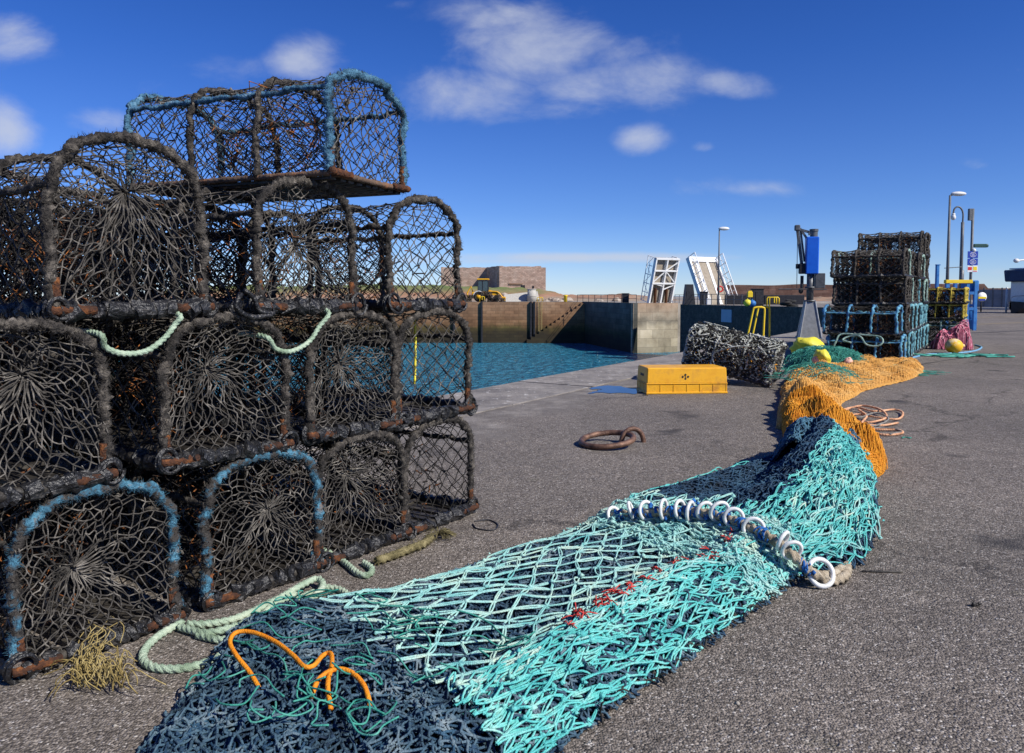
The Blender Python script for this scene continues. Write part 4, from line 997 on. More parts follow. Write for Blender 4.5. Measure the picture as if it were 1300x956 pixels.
# ropes drooping between layers
def rowpt(s, z, y=0.): p = P0 + U * s - V_ * y; return (p.x, p.y, z)
def hang(name, label, P, r, m):
    if m is ROPEGREEN: P = [tuple(Vector(P[0]) + V_ * .16 + Vector((0, 0, .01)))] + P + [tuple(Vector(P[-1]) + V_ * .14 + Vector((0, 0, .02)))]
    g = G(); g.path(spline(P, r * .45), r, 14, lay=1, pitch=r * 2.1, amp=.2, jit=.02); return tag(g.build(name, m), label, 'rope')
def aps(px, py, s):   # point on the row's front plane under a pixel, pushed 3 cm towards the viewer
    d = ray(px, py); o = Vector((0, 0, CH)); nrm_ = -V_; q = P0 - V_ * .035; k = (q - o).dot(nrm_) / d.dot(nrm_); p = o + d * k; return tuple(p)
hang('green_laid_rope', 'pale green rope sagging between layers left of the starburst net creel', [aps(128, 425, 0), aps(133, 440, 0), aps(155, 449, 0), aps(185, 446, 0), aps(208, 430, 0), aps(222, 412, 0), aps(228, 400, 0)], .0085, ROPEGREEN)
hang('green_laid_rope', 'pale green rope sagging right of the starburst net creel, rising to a creel top', [aps(338, 428, 0), aps(350, 443, 0), aps(370, 446, 0), aps(392, 434, 0), aps(405, 415, 0), aps(417, 396, 0)], .0085, ROPEGREEN)
YC = mat('yellow_cord', [(.75,.62,.03),(.8,.7,.1)], 30, .6, .3)
hang('hanging_rope', 'yellow cord hanging inside the outer second-layer creel', [tuple(Vector(aps(557, 402, 0)) + V_ * .15), tuple(Vector(aps(558, 440, 0)) + V_ * .15), tuple(Vector(aps(557, 490, 0)) + V_ * .15)], .0055, YC)
# peeling straps of rubber
g = G(); P = [aps(306, 372, 0), aps(300, 390, 0), aps(318, 402, 0), aps(345, 400, 0)]; g.path(spline(P, .01), .010, 6); P = [aps(310, 368, 0), aps(322, 378, 0), aps(330, 395, 0), aps(348, 398, 0)]; g.path(spline(P, .01), .009, 6)
tag(g.build('rubber_strap', RUBBER), 'loose black rubber strap curling off the third-layer creel corner', 'strap')

# -- mouth rope with white rings
RG = thing('ringed_rope', 'thick beige mouth rope carrying white plastic rings on the turquoise net', 'rope', at(900, 690))
rp = [(778, 655, .12), (800, 652, .145), (830, 650, .17), (865, 649, .18), (900, 652, .185), (930, 660, .185), (958, 672, .18), (983, 686, .16), (1003, 702, .13), (1018, 716, .09), (1036, 730, .05), (1056, 730, .03), (1070, 722, .025)]
Q = spline([at(a, b, c) for a, b, c in rp], .006)
g = G(); g.path(Q, .0175, 16, lay=1, pitch=.034, amp=.22, jit=.015); fuzz(g, Q, .017, 160, .008, .0006); keepw(g.build('rope', ROPEBEIGE), RG)
dQ = np.concatenate([[0], np.cumsum(np.linalg.norm(np.diff(Q, axis=0), axis=1))])
def qat(px):
    # rope point closest to a pixel column
    X = 650 + F * Q[:, 0] / Q[:, 1]; i = int(np.argmin(np.abs(X - px) + (np.arange(len(Q)) > len(Q) * .9) * 0)); return Q[i], unit((Q[min(i+2, len(Q)-1)] - Q[max(i-2, 0)])[None])[0]
for px, yaw, dz in [(781, .3, 0), (803, -.5, .012), (822, .4, .008), (845, .5, .008), (866, .6, .006), (880, .2, .0), (898, .9, .008), (917, .5, .018), (936, .9, .010), (962, 1.0, .002), (1000, -.3, .022), (1012, 1.5, .015)]:
    c, d = qat(px); 
    ax = Vector(d); up = Vector((0, 0, 1)); side = ax.cross(up).normalized()
    nrm_ = (ax * .75 + side * yaw * .6 + Vector((0, 0, rng.normal() * .12))).normalized()
    Mx = nrm_.to_track_quat('Z', 'Y').to_matrix(); g = G(); rr = rng.uniform(.036, .041)
    g.torus((0, 0, 0), rr, .0078, Mx, 32, 10); o = g.build('ring', WHITEPL, loc=tuple(Vector(c) + Vector((0, 0, rr * .02 + dz)))); keepw(o, RG)
g = G(); Mx = Euler((R(62), R(8), R(10))).to_matrix(); g.torus((0, 0, 0), .050, .0095, Mx, 36, 10); keepw(g.build('ring', WHITEPL, loc=at(1042, 727, .055)), RG)
for px in (790, 812, 833, 856, 873, 890, 908, 927, 948, 975, 1028):
    g = G()
    c, d = qat(px); c = np.array(c)
    for k in range(5):
        a0 = rng.uniform(0, 6.28); ax = Vector(d); up = Vector((0,0,1)); sde = np.array(ax.cross(up).normalized()); th = np.linspace(0, 2*PI, 14)
        P = c + np.outer(np.cos(th) * .022, sde) + np.outer(np.sin(th) * .022, [0, 0, 1]) + np.outer(th / 6.28 - .5, d) * rng.normal() * .03
        g.path(P, .0036, 5, jit=.08)
    g.knots(c[None] + rng.normal(size=(6, 3)) * .018, .009)
    keepw(g.build('blue_lashing', BLUELASH), RG)
g = G(); g.path(spline([at(1030, 730, .03), at(1050, 738, .02), at(1072, 732, .02), at(1074, 715, .022), at(1060, 708, .03)], .006), .0165, 16, lay=1, pitch=.034, amp=.22, jit=.02); keepw(g.build('rope_tail', ROPEBEIGE), RG)
g = G(); g.box((0, 0, .006), (.045, .012, .010), .15, bev=.002); tag(g.build('wood_splinter', WOOD, loc=at(1069, 737, 0)), 'small orange-brown wood splinter beside the last white ring', 'wood chip')
g = G(); g.box((0, 0, .004), (.16, .009, .007), -.05, bev=.002); tag(g.build('wood_splinter', SLAT, loc=at(1120, 727, 0)), 'thin dark stick on the tarmac right of the net', 'stick')
g = G(); g.knots(np.array([[0, 0, .006], [.01, .004, .008], [-.012, -.002, .005]]), .011); tag(g.build('debris_scrap', SLAT, loc=at(1240, 770, 0)), 'small dark scrap lying alone on the tarmac', 'scrap')
g = G(); g.path(spline([(-.03, 0, .005), (0, .015, .01), (.03, 0, .006), (.05, .02, .005)], .006), .005, 5, jit=.2); tag(g.build('twine_scrap', GREENTWINE, loc=at(1150, 557, 0)), 'small scrap of green twine right of the salmon rope', 'scrap')
rope_thing('thin_cord_loop', 'thin dark cord lying in a loop right of the outermost creel', 'cord', [[(602, 662, .004), (620, 660, .004), (632, 666, .004), (626, 673, .004), (606, 671, .004), (600, 665, .004)]], .003, BLACKST, lay=False)

# -- orange netting
OR = thing('orange_net', 'heap of fine bright orange netting winding away behind the blue net', 'fishing net', at(1050, 540))
def OB(*a, **k): return keepw(bed(*a, **k), OR)
def ON(*a, **k): return keepw(netlayer(*a, **k), OR)
o1, o2 = SN(51, 11, dim=2), SN(52, 17, dim=2)
def heap(hh, pw=.5, seeds=(51, 52), endz=True, folds=.55):
    def h(s, t, x, y):
        k = np.clip(1 - (2 * t - 1) ** 2, 0, 1) ** pw
        if endz: k = k * np.clip(1 - (2 * s - 1) ** 8, 0, 1) ** .5
        return (hh + folds * hh * np.abs(o1(x, y)) * 1.3 - folds * .4 * hh + folds * .35 * hh * o2(x, y)) * k
    return h
SO1 = loft(g2([(1032, 622), (1012, 600), (1000, 575), (993, 550), (990, 528), (1000, 516)]), g2([(1094, 612), (1120, 604), (1124, 585), (1108, 562), (1078, 548), (1062, 530)]), heap(.17))
SO2 = loft(g2([(986, 545), (988, 520), (995, 500), (1008, 482), (1030, 470)]), g2([(1075, 560), (1078, 540), (1068, 515), (1092, 500), (1105, 480)]), heap(.13))
SO3 = loft(g2([(990, 500), (1008, 475), (1050, 464), (1100, 462), (1145, 462), (1172, 466)]), g2([(1000, 525), (1050, 513), (1095, 498), (1125, 490), (1150, 484), (1172, 475)]), heap(.11))
for q, (S_, a, b) in enumerate(((SO1, 60, 54), (SO2, 66, 60), (SO3, 100, 60))):
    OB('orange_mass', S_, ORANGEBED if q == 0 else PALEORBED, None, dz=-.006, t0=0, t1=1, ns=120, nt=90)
    for k in range(2): ON('orange_mesh', S_, a, b, ORANGE if q == 0 else PALEOR, None, .0020 if q == 0 else .0024, dz=.003 + .004 * k, jit=.0035, warp=.03, seed=120 + q * 3 + k, sub=1, n=3, zj=.0025)
rope_thing('salmon_rope', 'thin salmon rope curving along the foot of the orange net', 'rope', [[(1112, 568, .02), (1118, 582, .015), (1112, 595, .012), (1100, 603, .012), (1090, 607, .012)]], .007, SALMON)
P = []
r_ = random.Random(5)
loops = [[(1062, 523, .03), (1085, 517, .04), (1110, 522, .035), (1135, 520, .02), (1146, 524, .02), (1140, 532, .02), (1115, 530, .03), (1088, 526, .035), (1070, 532, .03), (1080, 541, .02), (1110, 545, .015), (1140, 546, .015), (1145, 550, .012), (1125, 552, .012), (1095, 547, .02)],
         [(1065, 528, .02), (1075, 520, .03), (1095, 515, .04), (1118, 520, .05), (1125, 530, .03), (1105, 536, .03), (1085, 534, .02)],
         [(1090, 520, .045), (1100, 528, .05), (1095, 538, .03), (1120, 540, .02), (1140, 537, .015)]]
rope_thing('rope_coil', 'untidy coil of salmon pink rope right of the orange net', 'rope', loops, .0085, SALMON)
rope_thing('rope_coil', 'dark grey and white cord tangled in the salmon rope coil', 'rope', [[(1065, 526, .035), (1090, 530, .05), (1112, 524, .055), (1128, 532, .03), (1108, 541, .03), (1082, 536, .03), (1068, 529, .03)], [(1090, 545, .02), (1125, 543, .025), (1145, 548, .015), (1130, 551, .02)]], .0065, mat('grey_cord', [(.05,.05,.05),(.35,.33,.30)], 30, .8, .5))

# -- green tangle with floats
GT = thing('green_net', 'tangled sea green netting heaped on the far end of the orange net', 'fishing net', at(1050, 470))
def gz(x, y, c, rx, ry, h): 
    d = ((x - c[0]) / rx) ** 2 + ((y - c[1]) / ry) ** 2; return h * np.clip(1 - d, 0, 1) ** .5
c = at(1062, 468)
for part, (c, rx, ry, h, n_, rr) in enumerate(((at(1050, 468), .62, .75, .30, 420, .0035), (at(1110, 472), .62, .5, .10, 160, .003), (at(1040, 495), .40, .5, .16, 90, .003))):
    g = G()
    for i in range(n_):
        a0 = rng.uniform(0, 6.28); rad = math.sqrt(rng.random()); x = c[0] + rx * rad * math.cos(a0); y = c[1] + ry * rad * math.sin(a0); P = []; hd = rng.uniform(0, 6.28)
        for k in range(7):
            z = float(gz(x, y, c, rx, ry, h)) * rng.uniform(.7, 1.1) + .02 + (.13 if part == 2 else 0); P.append((x, y, z)); hd += rng.normal(0, .8); x += .07 * math.cos(hd); y += .07 * math.sin(hd)
        g.path(spline(P, .03), rr, 4)
    keepw(g.build('green_twine', GREENTWINE), GT)
g = G(); s_, t_ = np.meshgrid(np.linspace(0, 2 * PI, 40), np.linspace(0, 1, 14), indexing='ij'); c = at(1050, 468)
P = np.stack([c[0] + .56 * np.cos(s_) * t_, c[1] + .68 * np.sin(s_) * t_, .22 * np.sqrt(1 - t_ ** 2) + .01 + rng.normal(size=s_.shape) * .006 * (t_ > 0)], -1); g.grid(P)
keepw(g.build('green_mass', mat('packed_green_netting', [(.005,.03,.025),(.015,.09,.07),(.03,.16,.12)], 40, .9, 1, 90)), GT)  # shadow tone between the strands painted into this dark green mound
for i, (px, py, z, lab) in enumerate(((1037, 457, .20, 'faded pink float tucked under the yellow tarp on the green net'), (1077, 459, .16, 'pinkish float lying alone on the green net before the blue creels'))):
    g = G(); g.ball((0, 0, 0), (.062, .062, .052), 20, 12); g.torus((0, 0, 0), .060, .006, Euler((R(80), 0, R(30))).to_matrix(), 24, 6)
    g.cyl((0, 0, .045), (0, 0, .062), .016, 10); o = g.build('float', PINKBUOY, loc=at(px, py, z)); o.rotation_euler = (R(30), R(20 * (i - 1)), 0); tag(o, lab, 'float')
g = G(); n1_, n2_ = 40, 22; uu, vv = np.meshgrid(np.linspace(0, 2 * PI, n1_), np.linspace(0.02, PI - .02, n2_), indexing='ij'); sn = SN(77, 3.5)
X = np.cos(uu) * np.sin(vv); Y = np.sin(uu) * np.sin(vv); Z = np.cos(vv); k = 1 + .26 * sn(X * .7, Y * .7, Z * .7) + .13 * np.abs(sn(X * 2.2, Y * 2.2, Z * 2.2)) + .05 * np.abs(sn(Y * 5, Z * 5, X * 5)); c = at(1026, 440, .27)
g.grid(np.stack([c[0] + .23 * X * k, c[1] + .17 * Y * k, c[2] + .12 * Z * k], -1)); tag(g.build('yellow_tarp', YELLOWCL), 'crumpled bright yellow tarp bundle on the green netting', 'tarp')
g = G(); c = at(1043, 455, .22); g.grid(np.stack([c[0] + .10 * X * k, c[1] + .12 * Y * k, c[2] + .10 * Z * k], -1)); tag(g.build('yellow_tarp', YELLOWCL), 'smaller yellow tarp fold just above the pink float', 'tarp')

# loose grit and small stones on the quay
g = G(); n = 900; d_ = rng.uniform(1.9, 9, n); px_ = rng.uniform(-1, 1, n) * .72 * d_; K = np.stack([px_, d_, np.full(n, .002)], -1)
g.knots(K, rng.uniform(.0015, .006, n), .3, .6); tag(g.build('gravel', mat('loose_grit', [(.10,.085,.07),(.28,.25,.21),(.48,.45,.40)], 9, .9, .3)), 'loose grit and small chips scattered over the tarmac', kind='stuff')
# ------------------------------------------------------------------ mooring ring, fish box, puddle, netted creel
MR = thing('mooring_ring', 'worn iron mooring ring lying on the tarmac, held by an iron loop', 'mooring ring', at(770, 560))
g = G(); c = at(771, 558, .045); g.torus((0, 0, 0), .19, .021, Euler((R(4), R(-6), 0)).to_matrix(), 48, 12); keepw(g.build('ring', RUSTRING, loc=c), MR)
g = G(); th = np.linspace(-.15, PI + .15, 24); c = at(803, 562, 0); P = np.stack([c.x + .085 * np.cos(th), c.y + .02 * np.cos(th), .0 + .105 * np.sin(th)], -1); g.path(P, .019, 12); keepw(g.build('iron_loop', RUSTRING), MR)

FB = thing('fish_box', 'upturned yellow plastic fish box with ribbed rim and small black emblem', 'fish box', at(872, 500), R(5))
BW, BD, BH = .90, .42, .29
def fb(name, g, m=YELLOWPL, smooth=False): return g.build(name, m, FB, smooth=smooth)
g = G(); g.box((0, BD/2, .115 + (BH - .115)/2), (BW + .012, BD + .012, BH - .115), bev=.010, taper=(.985, .96)); fb('body', g)
g = G(); g.box((0, BD/2, .1145), (BW + .022, BD + .022, .014), bev=.004); g.box((0, BD/2, .012), (BW + .026, BD + .026, .022), bev=.004)
g.box((0, BD/2, .06), (BW - .09, BD - .09, .10))
for i in range(7): g.box((-BW/2 + BW * i / 6, BD/2, .062), (.012, BD + .016, .084))
for i in range(4): g.box((0, BD * (i + .02) / 3.04, .062), (BW + .016, .012, .084))
fb('ribbed_rim', g)
g = G()
for dx, dz in ((0, .022), (0, -.022), (.030, 0), (-.030, 0)): g.box((dx - .02, .0 - .002, .19 + dz), (.022, .006, .022), M=Euler((0, R(45), 0)).to_matrix())
g.box((.155 - .175, -.002, .19), (.012, .006, .012)); o = fb('emblem', g, BLACKPAINT)
g = G()
for sx in (-1, 1): g.box((sx * (BW/2 - .004), BD/2, .2), (.016, .16, .035), bev=.004)
fb('hand_hole', g, BLACKPAINT)

pm = bpy.data.materials.new('puddle_water'); N, L, b = nodes_of(pm); b.inputs['Base Color'].default_value = (.02, .02, .018, 1); b.inputs['Roughness'].default_value = .04; b.inputs['Specular IOR Level'].default_value = .5; b.inputs['IOR'].default_value = 1.33
c = at(782, 497); nx_, ny_ = 150, 90; X, Y = np.meshgrid(np.linspace(c.x - .75, c.x + .55, nx_), np.linspace(c.y - .62, c.y + .62, ny_)); r1, r2 = SN(201, 5, dim=2), SN(202, 19, dim=2)
m_ = .62 * r1(X * 1.0, Y * 1.6) + .25 * r2(X, Y * 1.5) + .52 - 1.5 * (((X - c.x - .05) / .62) ** 2 + ((Y - c.y) / .55) ** 2) ** 1.2
V = np.stack([X, Y, 0 * X + .005], -1).reshape(-1, 3); ii, jj = np.meshgrid(np.arange(ny_ - 1), np.arange(nx_ - 1), indexing='ij')
kp = (m_[:-1, :-1] > 0) & (m_[1:, 1:] > 0) & (m_[1:, :-1] > 0) & (m_[:-1, 1:] > 0); ii, jj = ii[kp], jj[kp]
g = G(); g.add(V, np.stack([ii*nx_+jj, ii*nx_+jj+1, (ii+1)*nx_+jj+1, (ii+1)*nx_+jj], -1)); tag(g.build('puddle', pm, smooth=False), kind='structure')

# dirty white netted creel, tilted against the box
WN = mat('dirty_white_net', [(.02,.02,.018),(.10,.095,.085),(.42,.40,.36)], 18, .9, .5, 200, pos=[.38,.52,.68])
p = at(972, 490)
wc = make_creel('bulky creel wound in dirty white and black netting behind the yellow fish box', None, (p.x + .12, p.y + .10, 0.03), R(60), W=.60, L=1.06, H=.44, rope=FUZZ_WHITE, net=WN, seed=61, tilt=(12, -5), ends='eye', cell=.040, bows=4, twine=.0045, rubber=True, cat='creel')
rng = np.random.default_rng(300)
pf_, pl_ = profile(.62, .47); 
for q in range(2):
    g = G(); sn_ = SN(333 + q, 8)
    def fw(u, v):
        p_ = pf_(u); k = 1.0 + .04 * sn_(u * 3, v * 3, 0.); return np.stack([p_[..., 0] * k, v * 1.06 - .02, .02 + p_[..., 1] * k], -1) + rng.normal(size=u.shape + (3,)) * .010
    A, B, K = lattice(fw, 46, 36); kp = (sn_(*(A * 4).T) > (.0 - .25 * q)) & (rng.random(len(A)) > .2)
    strands(g, A[kp], B[kp], .0048, 2, .006, 4); g.knots(K, .010, .4); g.build('wrapped_netting', (FUZZ_WHITE, DARK_NET)[q], wc)
g = G()
for i in range(14):
    P = []; u_, v_ = rng.uniform(.1, .9), rng.uniform(0, 1)
    for k in range(6):
        p_ = pf_(np.array([min(max(u_, 0), 1)]))[0]; P.append([p_[0] * 1.05, v_ * 1.0, .03 + p_[1] * 1.05]); u_ += rng.normal() * .05; v_ = min(max(v_ + rng.normal() * .10, 0), 1.03)
    g.path(spline(P, .02), .0085, 7, lay=1, pitch=.03, amp=.2, jit=.1)
g.build('white_rope', FUZZ_WHITE, wc)
g = G()
for i in range(50):
    c = np.array([rng.uniform(-.3, .3), rng.uniform(0, 1), rng.uniform(.03, .25)]); d = unit(rng.normal(size=(1, 3)))[0]; g.path(spline([c, c + d * .03, c + d * .05 + [0, 0, -.02]], .015), .006, 5)
tag(g.build('orange_scrap', ORANGE, wc), kind='stuff')

# ------------------------------------------------------------------ far creel stack
FG = 'creels in the tall stack behind the crane side of the nets'
frot = math.atan2(ED.y, ED.x); LF = 1.08
def far_p(r, ly, dx=0): q = at(1141, 464) + ED * (.25 + .53 * r) + (-EN) * dx; return (q.x, q.y, .46 * ly + .0)
ord_ = ['nearest', 'second', 'third', 'fourth', 'fifth', 'sixth', 'seventh', 'eighth', 'ninth', 'tenth']
lay_ = ['lowest', 'second up', 'third up', 'fourth up', 'at the very top']
DB = mat('deep_blue_rope', [(.03,.05,.09),(.05,.16,.32),(.12,.34,.46),(.26,.44,.44)], 8, .95, .8, 100)
TB = mat('teal_blue_rope', [(.03,.05,.05),(.08,.22,.28),(.18,.40,.44),(.34,.44,.38)], 6, .95, .8, 100)
protos = {}
def far_creel(kind, label, loc, dr=0):
    if kind not in protos:
        kw = dict(blue=dict(rope=DB, net=DARK_NET, bows=4), teal=dict(rope=TB, net=DARK_NET, bows=3), grey=dict(rope=FUZZ, net=GREY_NET, bows=4), pale=dict(rope=FUZZ_PALE, net=DARK_NET, bows=3),
                  yellow=dict(rope=mat('yellow_rope', [(.12,.10,.03),(.45,.34,.05),(.62,.50,.10)], 9, .9, .8, 100), net=DARK_NET, bows=4, L=.76, W=.5, H=.30, sh=.85),
                  green=dict(rope=FUZZ_PALE, net=mat('olive_net', [(.03,.04,.02),(.09,.11,.05),(.2,.22,.12)], 9, .9, .5, 100), bows=3, L=.80, W=.52, H=.54, sh=.9))[kind]
        kw = {**dict(L=LF, H=.43, W=.50), **kw}
        o = make_creel(label, FG, loc, frot, hi=False, seed=400 + len(protos), cell=.052, twine=.0048, rubber=True, ends='eye' if kind in ('grey', 'pale') else 'plain', **kw)
        protos[kind] = o; return o
    o = copy_tree(protos[kind]); o['label'] = label; o.location = loc; o.rotation_euler = (0, R(random.uniform(-1.5, 1.5)), frot + R(dr)); return o
random.seed(12)
for r_ in range(10):
    n_ = 2 if r_ == 0 else 4 if r_ < 6 else 5 if r_ < 9 else 4
    for ly in range(n_):
        kind = 'blue' if r_ == 0 else ('teal' if ly < 2 and (r_ % 3 != 1) else ('pale' if (r_ + ly) % 4 == 1 else 'grey' if r_ < 2 or ly >= 3 or r_ % 2 == 0 else 'teal'))
        look = dict(blue='blue-roped', teal='teal-roped', pale='pale-roped', grey='dark grey-roped')[kind]
        lp = far_p(r_, ly, random.uniform(-.04, .04) + (.03 if r_ == 0 and ly == 0 else -.05 if r_ == 0 else 0))
        lab = f'{look} creel in the {ord_[r_]} row of the tall far stack, {lay_[ly]}'
        far_creel(kind, lab, lp, random.uniform(-2.5, 2.5))
# stays: rope tied over the nearest blue creels
g = G(); c0 = Vector(far_p(0, 1)) + EN * .5 + Vector((-.20, -.22, -.02))
def cp(dx, dz, dy=0): v = c0 + EN * dx + Vector((0, 0, dz)) - ED * (.0 + dy); return tuple(v)
g.path(spline([cp(.45, -.35, .1), cp(.35, -.1, .1), cp(.3, .02), cp(.1, .03), cp(-.1, .02), cp(-.28, .0), cp(-.33, -.08, .06), cp(-.25, -.14, .1), cp(-.1, -.12, .1), cp(0, .0, .05), cp(.15, .0), cp(.25, -.06, .08), cp(.12, -.1, .1)], .02), .014, 7, lay=1, pitch=.06)
tag(g.build('tied_rope', FUZZ_PALE), 'pale green rope tied in a bow over the lowest blue creel', 'rope')
rng = np.random.default_rng(77)
# second stack with yellow prawn creels
YG = 'creels in the short yellow stack'
def yl_p(r, z, dx=0): q = at(1221, 441) + ED * (.25 + .56 * r) - EN * dx; return (q.x, q.y, z)
for r_ in range(3):
    rw = ('nearest', 'middle', 'rear')[r_]
    far_creel('green', f'green meshed creel at the bottom of the yellow stack, {rw} row', yl_p(r_, 0), 2)['group'] = YG
    for k in range(2): far_creel('yellow', f'yellow-roped box creel, {("lower", "upper")[k]} of its pair in the {rw} row of the short stack', yl_p(r_, .575 + .335 * k, .02 * k), random.uniform(-3, 3))['group'] = YG
# pink netting, buoy, loose ropes
rng = np.random.default_rng(78)
c = at(1205, 443); c = Vector((c.x, c.y - .12, 0)); S_ = loft(np.array([[c.x - .38, c.y - .10, 0], [c.x + .28, c.y - .20, 0]]), np.array([[c.x - .36, c.y + .18, 0], [c.x + .42, c.y + .1, 0]]), lambda s, t, x, y: (.30 + .30 * s ** 1.3 * (1 - np.clip((s - .85) / .15, 0, 1)) + .06 * o2(x, y)) * np.clip(1 - (2 * t - 1) ** 2, 0, 1) ** .35 * np.clip(1 - (2 * s - 1) ** 6, 0, 1) ** .5)
PN = thing('pink_net', 'pink and white netting bundled against the green bottom creel', 'fishing net', c)
keepw(bed('packed_netting', S_, mat('packed_pink_netting', [(.18,.03,.06),(.35,.12,.16)], 20, .9, 1, 60), None, t0=0, t1=1), PN)
keepw(netlayer('pink_netting', S_, 22, 18, PINKNET, None, .008, dz=.01, jit=.02, sub=1, n=4), PN)
g = G(); g.ball((0, 0, 0), (.155, .15, .14), 22, 14); g.cyl((.15, 0, 0), (.19, 0, .01), .03, 8); c = at(1205, 448); tag(g.build('buoy', BUOYY, loc=(c.x, c.y - .15, .14)), 'round yellow and white buoy resting before the pink netting', 'buoy')
g = G()
for i in range(16):
    a0 = rng.uniform(0, 6.28); q = np.array(at(1215 + rng.uniform(-25, 30), 451, .02)); P = []
    for k in range(7): P.append(q.copy()); a0 += rng.normal(0, .7); q = q + [.14 * math.cos(a0), .09 * math.sin(a0), 0]
    g.path(spline(P, .04), .014, 5)
tag(g.build('rope_scraps', GREENTWINE), 'loose green rope scraps strewn on the ground under the buoy', 'rope')
rope_thing('blue_rope', 'long thin blue rope trailing along the ground beside the far stack', 'rope', [[(1135, 462, .01), (1155, 455, .01), (1178, 450, .01), (1205, 449, .01), (1235, 446, .01), (1246, 441, .01), (1238, 438, .01)]], .016, mat('light_blue_rope', [(.10,.26,.42),(.2,.4,.55)], 10, .8, .4), step=.05)

# ------------------------------------------------------------------ crane, ladder hoops, lamps, signs
cb_ = at(1027, 430); YC_ = cb_.y; KX = YC_ / 990
CRN = thing('quay_crane', 'small quay crane with a bright blue motor cover on a tapered grey post', 'crane', (cb_.x, cb_.y, 0), R(-12))
zc = lambda py: zat(py, YC_)
def cg(name, g, m, smooth=False): return g.build(name, m, CRN, smooth=smooth)
g = G(); g.box((0, 0, .012), (.62, .62, .024), bev=.004)
n_ = 4; zt = zc(383); V = []
for z, h in ((.024, .25), (zt, .105)): V += [(-h, -h, z), (h, -h, z), (h, h, z), (-h, h, z)]
g.add(V, [[0, 1, 5, 4], [1, 2, 6, 5], [2, 3, 7, 6], [3, 0, 4, 7], [4, 5, 6, 7]])
for sx in (-1, 1):      # flanged corners
    for sy in (-1, 1): g.segs([[sx * .255, sy * .255, .02]], [[sx * .11, sy * .11, zt]], .02, 6)
for sx in (-1, 1):
    for sy in (-1, 1): g.cyl((sx * .27, sy * .27, .02), (sx * .27, sy * .27, .05), .022, 6)
cg('pedestal', g, GALV)
g = G(); g.cyl((0, 0, zt), (0, 0, zc(345)), .085, 16); g.cyl((0, 0, zt), (0, 0, zt + .04), .14, 16); g.cyl((0, 0, zc(366)), (0, 0, zc(364)), .13, 16); cg('slewing_column', g, GALVD, True)
g = G(); w_ = 15 * KX; g.box((.02, 0, (zc(301) + zc(348)) / 2), (w_, .30, zc(301) - zc(348)), bev=.02); cg('motor_cover', g, BLUEPAINT)
g = G(); g.cyl((.06, 0, zc(301)), (.06, 0, zc(293)), .09, 14); g.cyl((.06, 0, zc(294)), (.06, 0, zc(291)), .105, 14); g.box((-.02, -.02, zc(296)), (.10, .10, .10)); cg('top_housing', g, GALVD)
g = G()
def bar(a, b, w, g=g):
    a = Vector(a); b = Vector(b); d = b - a; M_ = d.to_track_quat('Z', 'Y').to_matrix(); g.box((a + b) / 2, (w, w, d.length), M=M_)
X_ = lambda px: (px - 1027) * KX
bar((X_(1010), 0, zc(289)), (X_(1017), 0, zc(340)), .07); bar((X_(1014), .06, zc(289)), (X_(1020), .06, zc(332)), .045); bar((X_(1009), 0, zc(290)), (X_(1032), 0, zc(297)), .06); bar((X_(1014), 0, zc(291)), (X_(1022), 0, zc(303)), .05)
g.box((X_(1010), 0, zc(289)), (.13, .14, .14), bev=.02)
cg('jib', g, GALVD)
g = G(); g.box((X_(1017), 0, zc(341)), (.16, .2, .26), bev=.02); g.box((X_(1011), 0, zc(338)), (.07, .09, .12), bev=.01); cg('winch', g, BLACKST)
g = G(); g.segs([[X_(1010), -.06, zc(290)]], [[X_(1010.5), -.06, zc(366)]], .008, 6); g.segs([[X_(1017), 0, zc(350)]], [[X_(1017), 0, zc(366)]], .04, 8); g.ball((X_(1016), 0, zc(369)), (.06, .06, .08), 10, 6); cg('hook_line', g, BLACKST)
g = G(); g.box((X_(1038), 0, (zc(347) + zc(366)) / 2), (12 * KX, .2, zc(347) - zc(366)), bev=.012); cg('control_box', g, GALVD)
g = G(); g.segs([[X_(988), -.1, zc(367)]], [[X_(1046), -.1, zc(367.5)]], .014, 6); cg('push_bar', g, GALVD)

def hoop(name, label, pts, r, m=YELLOWPAINT, group=None):
    g = G()
    for P in pts:
        g.path(spline(P, .08), r, 8)
    return tag(g.build(name, m), label, 'handrail', group)
hb = at(968, 430); Yh = hb.y
def hp(px, py, dy=0): return (aty(px, Yh + dy).x, Yh + dy, zat(py, Yh + dy))
def hoopP(x0, x1, x2, x3, yt, yb, dy=0, k=7):
    return [hp(x0, yb, dy), hp(x0 + (x1 - x0) * .5, (yb + yt) / 2 + 1, dy), hp(x1 - .5, yt + 4, dy), hp(x1 + 1.2, yt + .8, dy), hp((x1 + x2) / 2, yt, dy), hp(x2 - 1.2, yt + .8, dy), hp(x2, yt + 4, dy), hp((x2 + x3) / 2, (yb + yt) / 2, dy), hp(x3, yb, dy)]
LH = thing('ladder_rail', 'pair of yellow tubular ladder hoops at the quay edge behind the white creel', 'handrail', hb)
for nm, P in (('hoop', hoopP(949, 957, 971, 970, 390, 431)), ('hoop', hoopP(955, 963, 977.5, 978, 389.5, 432, .5))):
    g = G(); g.path(spline(P, .05), .026, 8); keepw(g.build(nm, YELLOWPAINT), LH)
pd = on_dark(984); 
